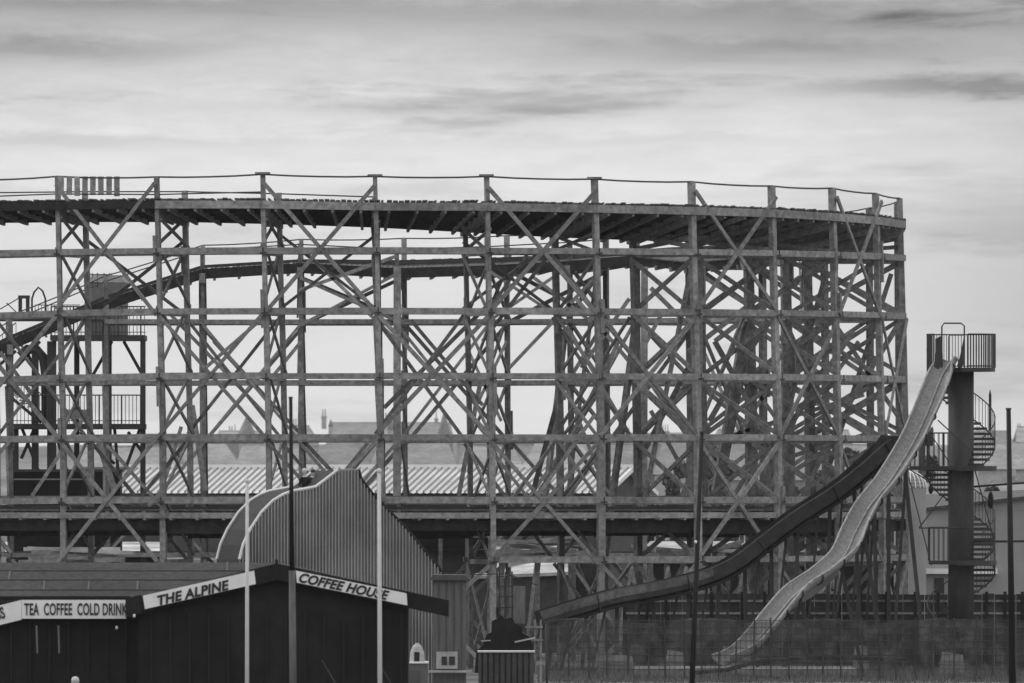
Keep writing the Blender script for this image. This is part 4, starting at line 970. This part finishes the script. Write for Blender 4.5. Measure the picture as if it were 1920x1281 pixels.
# pale slide
knots = [(1784, 676, -370), (1768, 705, -385), (1744, 765, -430), (1722, 815, -465), (1703, 850, -495), (1668, 905, -545), (1632, 950, -590), (1606, 998, -630), (1585, 1042, -670), (1545, 1078, -715), (1498, 1110, -760), (1462, 1150, -805), (1430, 1190, -850), (1395, 1225, -895), (1355, 1243, -930)]
path = catmull([P(*k) for k in knots])
a = P(1500, 1255, -760)
SL = root('water_slide', (a.x, a.y, 0), 'long pale fibreglass slide dropping in waves from the tower top to lower left', 'slide')
wd = .52; sec = []
for k in range(13):
    an = math.pi*k/12; sec.append((-math.cos(an)*wd, -math.sin(an)*.36+.30))
for k in range(13):
    an = math.pi*(12-k)/12; sec.append((-math.cos(an)*(wd+.05), -math.sin(an)*.44+.30))
child(sweep(path, sec), 'trough', FIBRE, SL, True)
for sx in (-1, .12, 1):
    q = MB(); pp_ = []
    for i, p_ in enumerate(path):
        T = (path[min(i+1, len(path)-1)]-path[max(i-1, 0)]).normalized(); S = T.cross(Vector((0, 0, 1))).normalized(); Nn = S.cross(T); pp_.append(p_+S*sx*(wd+.03)+Nn*(.31 if abs(sx) == 1 else -.02))
    q.tube(pp_, .045, 6); child(q, 'lip' if abs(sx) == 1 else 'lane_divider', mat('lip_pale' , .33, .6, .4, 5) if sx == -1 else MATS['lip_pale'], SL, True)
# side skirt on the lower flank and joints
q = MB()
for i in range(5, len(path)-6, 7):
    T = (path[i+1]-path[i-1]).normalized(); S = T.cross(Vector((0, 0, 1))).normalized(); Nn = S.cross(T).normalized()
    ring = [path[i]+S*a_+Nn*b_ for a_, b_ in [(-math.cos(math.pi*k/10)*(wd+.08), -math.sin(math.pi*k/10)*.48+.30) for k in range(11)]]
    q.tube(ring, .03, 5)
child(q, 'joint_flange', DCHUTE, SL)
sk = sweep(path[20:-12], [(wd*.2, -.12), (wd*.2+.06, -.12), (wd+.1, -.75), (wd+.04, -.75)]); child(sk, 'side_skirt', FIBRE, SL)
for i in (34, 52, 66, 80, 94):
    if i < len(path):
        p_ = path[i]; q = MB()
        q.beam(p_+Vector((0, 0, -.15)), (p_.x+.9, p_.y+.3, 0), .16, .14); q.beam(p_+Vector((.1, 0, -.15)), (p_.x-.5, p_.y+.4, 0), .12, .1); child(q, 'support_leg', COL, SL)
# dark chute
kn2 = [(1672, 822, -120), (1650, 838, -140), (1610, 875, -170), (1560, 915, -200), (1490, 960, -240), (1430, 1005, -270), (1370, 1050, -300), (1310, 1076, -330), (1230, 1096, -370), (1150, 1110, -410), (1080, 1130, -450), (1010, 1152, -480)]
path2 = catmull([P(x, y+8, d_) for x, y, d_ in kn2], 6)
a = P(1350, 1255, -300)
SC = root('dark_chute', (a.x, a.y, 0), 'long black boxed chute curving down from right to left in front of the coaster base', 'chute')
sec = [(-.34, -.26), (-.22, -.36), (.22, -.36), (.34, -.26), (.34, .26), (.27, .30), (.27, -.18), (.18, -.26), (-.18, -.26), (-.27, -.18), (-.27, .30), (-.34, .26)]
child(sweep(path2, sec), 'chute_trough', DCHUTE, SC)
q = MB(); half = path2[40:]
child(sweep(half, [(-.36, -.05), (-.342, -.05), (-.342, .25), (-.36, .25)]), 'side_panel', MATS['panel_grey'] if 'panel_grey' in MATS else mat('panel_grey', .10, .8, .5, 3, (1, 1, 1), .2, 0, 0, .4), SC)
child(sweep(half, [(.342, -.05), (.36, -.05), (.36, .25), (.342, .25)]), 'side_panel', MATS['panel_grey'], SC)
child(sweep(path2[::1], [(-.36, -.48), (.36, -.48), (.36, -.37), (-.36, -.37)]), 'underframe', BLACK, SC)
for i in range(5, len(path2)-2, 13):
    child(sweep([path2[i], path2[i].lerp(path2[i+1], .12)], [(-.40, -.42), (.40, -.42), (.40, .31), (.35, .31), (.35, -.30), (-.35, -.30), (-.35, .31), (-.40, .31)]), 'joint_band', DCHUTE, SC)
q = MB(); q.prism([P(x, y, -140) for x, y in ((1652, 816), (1690, 818), (1692, 868), (1664, 884), (1628, 852))], (0, .9, 0)); child(q, 'head_box', DCHUTE, SC)
q = MB()
for i in range(4, len(path2), 5):
    p_ = path2[i]; q2 = MB(); q2.beam(p_+Vector((.15, .3, -.45)), (p_.x+.2+jit(.3), p_.y+.3, 0), .16, .16); q2.beam(p_+Vector((-.3, .3, -.45)), (p_.x-.9, p_.y+.3, 0), .1, .1); child(q2, 'support_leg', COL, SC)

# ------------------------------------------------------------------ yard: board fence, netting, trestles
def board_fence():
    dd = -80; a, b = P(1170, 1113, dd), P(2000, 1113, dd)
    rt = root('board_fence', ((a.x+b.x)/2, a.y, 0), 'dark boarded fence with thin posts along the foot of the coaster', 'fence')
    q = MB(); x = a.x
    while x < b.x:
        w_ = rng.uniform(.35, .6); q.box(x, x+w_-.02, a.y+rng.uniform(0, .03), a.y+.06, 0, a.z-rng.uniform(0, .06)); x += w_
    child(q, 'boards', FENCEM, rt)
    x = a.x; k = 0
    while x < b.x: child(MB().box(x-.05, x+.08, a.y-.12, a.y-.01, 0, a.z+.08), 'post', BLACK, rt); x += rng.uniform(.7, 1.3)
    for yy in (1125, 1148): child(MB().box(a.x, b.x, a.y-.055, a.y-.005, P(0, yy+4, dd).z, P(0, yy, dd).z), 'rail', TIM2, rt)
board_fence()
def net_fence():
    dd = -1500; a, b = P(1027, 1163, dd), P(2010, 1163, dd)
    rt = root('netting_fence', ((a.x+b.x)/2, a.y, 0), 'tall wire fence hung with translucent grey netting along the bottom right', 'fence')
    v = []; n_ = 60
    for k in range(n_+1):
        x = a.x+(b.x-a.x)*k/n_; y = a.y+.05*math.sin(k*1.3)+rng.uniform(-.02, .02); v += [(x, y, 0.01), (x, y, a.z+.08*math.sin(k*.45)+rng.uniform(-.03, .03))]
    child(MB().add(v, [(2*k, 2*k+2, 2*k+3, 2*k+1) for k in range(n_)]), 'netting', NET, rt)
    q = MB(); x = a.x
    while x < b.x:
        child(MB().tube([(x, a.y-.12, 0), (x+rng.uniform(-.05, .05), a.y-.12, a.z+.1)], .035, 6), 'post', STEEL, rt); x += .72*rng.uniform(.85, 1.2)
    for yy in (1163, 1176, 1189, 1202, 1215, 1228, 1241, 1254): q.tube([(a.x+(b.x-a.x)*t/12, a.y-.1, P(0, yy+rng.uniform(-1, 1.5), dd).z) for t in range(13)], .012 if yy != 1202 else .014, 4)
    x = a.x
    while x < b.x: q.tube([(x, a.y-.1, 0), (x+rng.uniform(-.03, .03), a.y-.1, a.z)], .009, 3); x += .2
    child(q, 'fence_wire', STEEL, rt)
net_fence()
# curved pool edge seen through the net
q = MB(); q.tube([P(x, y, -1250) for x, y in ((1300, 1262), (1360, 1257), (1420, 1240), (1520, 1232), (1700, 1236))], .09, 8)
tagm(q.build('hose', BLACK), 'thick black hose lying curved on the ground behind the netting', 'hose')
struct(MB().box(P(1190, 0, -900).x, P(1600, 0, -900).x, P(0, 0, -1150).y, P(0, 0, -700).y, .004, .35).build('pool_edge', TIM2))
q = MB(); rg = random.Random(3)
for k in range(15000):
    Y_ = rg.uniform(560, 598); X_ = rg.uniform(1, 24.5); hgt = rg.uniform(.08, .28)*(1.6 if math.sin(X_*1.7)+math.sin(Y_*.9+X_*.6) > .6 else .8); dx = rg.gauss(0, .07); w2 = rg.uniform(.015, .03)
    q.add([(X_-w2, Y_, 0), (X_+w2, Y_, 0), (X_+dx, Y_+rg.gauss(0, .05), hgt)], [(0, 1, 2)])
o = q.build('grass', mat('grass_blade', .13, .9, .5, .8)); tagm(o, 'rough uneven grass on the yard behind the netting', 'grass', None, 'stuff')
# rubble and boards lying in the yard
for k, (px, py, dd_, w_, h_, lab) in enumerate(((1596, 1208, -300, 34, 26, 'pale upright board leaning in the yard right of the slide foot'), (1350, 1212, -500, 60, 22, 'low pale panel on the ground left of the slide foot'),
        (1120, 1225, -500, 70, 14, 'long low plank pile near the left end of the netting'), (1760, 1222, -700, 50, 16, 'low grey crate right of the tower column base'), (1245, 1218, -500, 40, 18, 'low grey crate left of the leaning pole'))):
    a = P(px, py, dd_); b = P(px+w_, py+h_, dd_); rt = root('yard_clutter', ((a.x+b.x)/2, a.y, 0), lab, 'clutter')
    child(MB().prism([(a.x, a.y, 0), (b.x, a.y, 0), (b.x-.1, a.y+.1, a.z-.12), (a.x+.15, a.y+.1, a.z)], (0, .3, 0)), 'panel', TIM, rt)
    child(MB().beam((a.x, a.y-.03, max(.1, a.z*.5)), (b.x, a.y-.03, max(.1, a.z*.45)), .08, .03), 'batten', TIM2, rt)
# A-shaped trestles below the coaster's lowest ledger
for k, x in enumerate(list(range(1185, 1330, 34))+[1395, 1560, 1640]):
    dd = rng.uniform(60, 260); a = P(x, 1062, dd); g0 = root('timber_trestle', (a.x, a.y, 0), 'small A shaped timber trestle against the foot of the coaster', 'trestle', 'A shaped trestles at the coaster foot')
    for sg in (-1, 1): child(MB().beam(a+Vector((0, .05*sg, 0)), (a.x+sg*rng.uniform(.5, .9), a.y+.05*sg, 0), 6*u, 4*u), 'leg', TIM, g0)
    child(MB().beam(a+Vector((-.25, -.12, -1.1)), a+Vector((.3, -.12, -1.1)), 5*u, 3*u), 'crossbar', TIM2, g0)

# ------------------------------------------------------------------ kiosks and oddments at bottom centre
def kiosk():
    dd = -4200; s = M(dd)
    def p(x, y, e=0): return P(x, y, dd)+Vector((0, e, 0))
    a = p(845, 0); rt = root('tall_booth', (a.x, a.y, 0), 'narrow pale planked booth between the coffee house and the black machine', 'booth')
    child(MB().box(p(812, 0).x, p(874, 0).x, a.y, a.y+2, 0, p(0, 1085).z), 'wall', mat('booth_grey', .12, .8, .25, 3, (4, 1, .3)), rt)
    child(MB().prism([p(805, 1088, -.2), p(882, 1088, -.2), p(874, 1078, -.2), p(812, 1078, -.2)], (0, 2.4, 0)), 'roof', DARKROOF, rt)
    q = MB().box(p(818, 0).x, p(858, 0).x, a.y-.06, a.y-.005, p(0, 1254).z, p(0, 1222).z); wi = child(q, 'window', mat('frame_grey', .36, .6, .3, 4), rt)
    q = MB(); q.box(p(828, 0).x, p(838, 0).x, a.y-.09, a.y-.065, p(0, 1247).z, p(0, 1231).z); q.box(p(842, 0).x, p(853, 0).x, a.y-.09, a.y-.065, p(0, 1247).z, p(0, 1231).z); child(q, 'pane', GLASS, wi)
    child(MB().box(p(803, 0).x, p(885, 0).x, a.y-.5, a.y-.1, p(0, 1261).z, p(0, 1257).z), 'counter', MATS['frame_grey'], rt)
    for x in (822, 836, 850, 864): child(MB().box(p(x, 0).x, p(x+2, 0).x, a.y-.03, a.y-.004, 1.2, p(0, 1092).z), 'cover_strip', DARKROOF, rt)
    # grey box with white bell kiosk
    dd = -5200
    a = p(768, 0); x0, x1 = P(737, 0, dd).x, P(801, 0, dd).x; y = P(0, 0, dd).y
    rt = root('grey_cabin', ((x0+x1)/2, y, 0), 'grey flat cabin with pale top edge at the right corner of the coffee house', 'cabin')
    zt = P(0, 1241, dd).z; child(MB().box(x0, x1, y, y+1.6, 0, zt-.06), 'wall', mat('cabin_side', .12, .8, .2, 2), rt); child(MB().box(x0-.04, x1+.04, y-.06, y+1.66, zt-.055, zt), 'roof', WHITE, rt)
    child(MB().box(x0+.3, x0+.9, y-.03, y-.004, .1, zt-.3), 'door', DARKROOF, rt)
    c_ = Vector((P(782, 0, dd).x, y+.7, zt)); r = 14*M(dd)
    rt = root('white_dome_booth', c_, 'small white arched booth with dark opening standing on the grey cabin', 'booth')
    q = MB(); q.cone(c_, r, r*.95, .3, 14); q.cone(c_+Vector((0, 0, .3)), r*.95, r*.65, .2, 14); q.cone(c_+Vector((0, 0, .5)), r*.65, .05, .12, 14); child(q, 'shell', MATS['frame_grey'], rt)
    child(MB().box(c_.x-.1, c_.x+.08, c_.y-r-.03, c_.y-r+.06, c_.z, c_.z+.32), 'opening', BLACK, rt)
    # ribbed dark tank
    dd = -4800; x0, x1 = P(897, 0, dd).x, P(1001, 0, dd).x; y = P(0, 0, dd).y; zt = P(0, 1221, dd).z
    rt = root('ribbed_container', ((x0+x1)/2, y, 0), 'dark ribbed container with pale top rim beneath the black machine', 'container')
    child(MB().box(x0, x1, y, y+2, 0, zt-.05), 'body', DARKROOF, rt); child(MB().box(x0-.03, x1+.03, y-.08, y+2.05, zt-.045, zt), 'rim', mat('rim', .5, .6), rt)
    q = MB(); x = x0+.1
    while x < x1-.08: q.box(x, x+.06, y-.05, y-.003, .05, zt-.06); x += .2
    child(q, 'ribs', BLACK, rt)
    # black machine: ride car on a low frame with mast
    dd = -4000
    def p2(x, y, e=0): return P(x, y, dd)+Vector((0, e, 0))
    a = p2(950, 0); rt = root('ride_machine', (a.x, a.y, 0), 'black humped ride machine with mast and side cabinet above the ribbed container', 'machine')
    q = MB(); q.prism([p2(x, y) for x, y in ((890, 1262), (893, 1222), (906, 1208), (912, 1190), (921, 1186), (922, 1165), (933, 1160), (938, 1152), (946, 1160), (960, 1158), (966, 1170), (978, 1174), (979, 1186), (992, 1194), (1000, 1212), (1003, 1262))], (0, 1.6, 0)); child(q, 'hull', BLACK, rt)
    q = MB(); q.beam(p2(902, 1202, -.05), p2(920, 1201, -.05), 2*s, .05); q.beam(p2(965, 1204, -.05), p2(1003, 1196, -.05), 3*s, .05); child(q, 'trim', MATS['rim'], rt)
    q = MB()
    for x in (936, 948, 960): q.beam(p2(x, 1072, .5), p2(x+jit(2), 1160, .5), 3*s, 3*s)
    for y_ in (1082, 1100, 1120, 1140): q.beam(p2(932, y_, .45), p2(964, y_+jit(3), .45), 2*s, 2*s)
    q.beam(p2(880, 1078, .5), p2(950, 1076, .5), 2*s, 2*s); q.beam(p2(950, 1076, .5), p2(1008, 1098, .5), 2*s, 2*s); child(q, 'mast', COL, rt)
    q = MB(); q.box(p2(955, 0).x, p2(985, 0).x, a.y+.9, a.y+1.6, p2(0, 1170).z, p2(0, 1100).z); child(q, 'cabinet', mat('cab2', .16, .8, .4, 3, (4, 1, .4)), rt)
    q = MB()
    for x in (1003, 1014): q.beam(p2(x, 1162, .2), Vector((p2(x, 0).x, a.y+.2, 0)), 4*s, 4*s)
    for y_ in (1176, 1200): q.beam(p2(985, y_, .1), p2(1018, y_, .1), 4*s, 3*s)
    child(q, 'side_frame', TIM, rt)
    pole('slim_post', 'slim dark post with pale right side at the left end of the netting fence', 1024, 1168, 1026, -4300, 5, 5, COL, None, fit='cap')
kiosk()
# low ride roof under the coaster between the curved wall and the booth
def canopy():
    dd = 500; rt = root('ride_canopy', Vector((P(830, 0, dd).x, P(0, 0, dd).y, 0)), 'dark low ride canopy on pale posts behind the right slope of the curved wall', 'canopy')
    a, b = P(760, 1008, dd), P(915, 1030, dd)
    child(MB().box(a.x, b.x, a.y, a.y+4, b.z, a.z), 'roof', BLACK, rt)
    for x in (772, 826, 876): child(MB().beam(P(x, 1000, dd-20), Vector((P(x, 0, dd-20).x, P(0, 0, dd-20).y, 0)), 8*u, 8*u), 'post', TIM2, rt)
    child(MB().box(a.x, b.x, a.y+.5, a.y+3.5, P(0, 1075, dd).z, P(0, 1031, dd).z), 'side_sheet', DARKROOF, rt)
canopy()

# ------------------------------------------------------------------ haze
hz = MB().box(-600, 600, -20, 3800, -1, 60).build('haze', None); hz['kind'] = 'stuff'
hm = bpy.data.materials.new('haze'); hm.use_nodes = True; t = hm.node_tree; t.nodes.clear()
pv = t.nodes.new('ShaderNodeVolumePrincipled'); pv.inputs['Color'].default_value = (.9, .9, .9, 1); pv.inputs['Density'].default_value = .00003; pv.inputs['Anisotropy'].default_value = .2
mo = t.nodes.new('ShaderNodeOutputMaterial'); t.links.new(pv.outputs[0], mo.inputs['Volume']); hz.data.materials.append(hm)
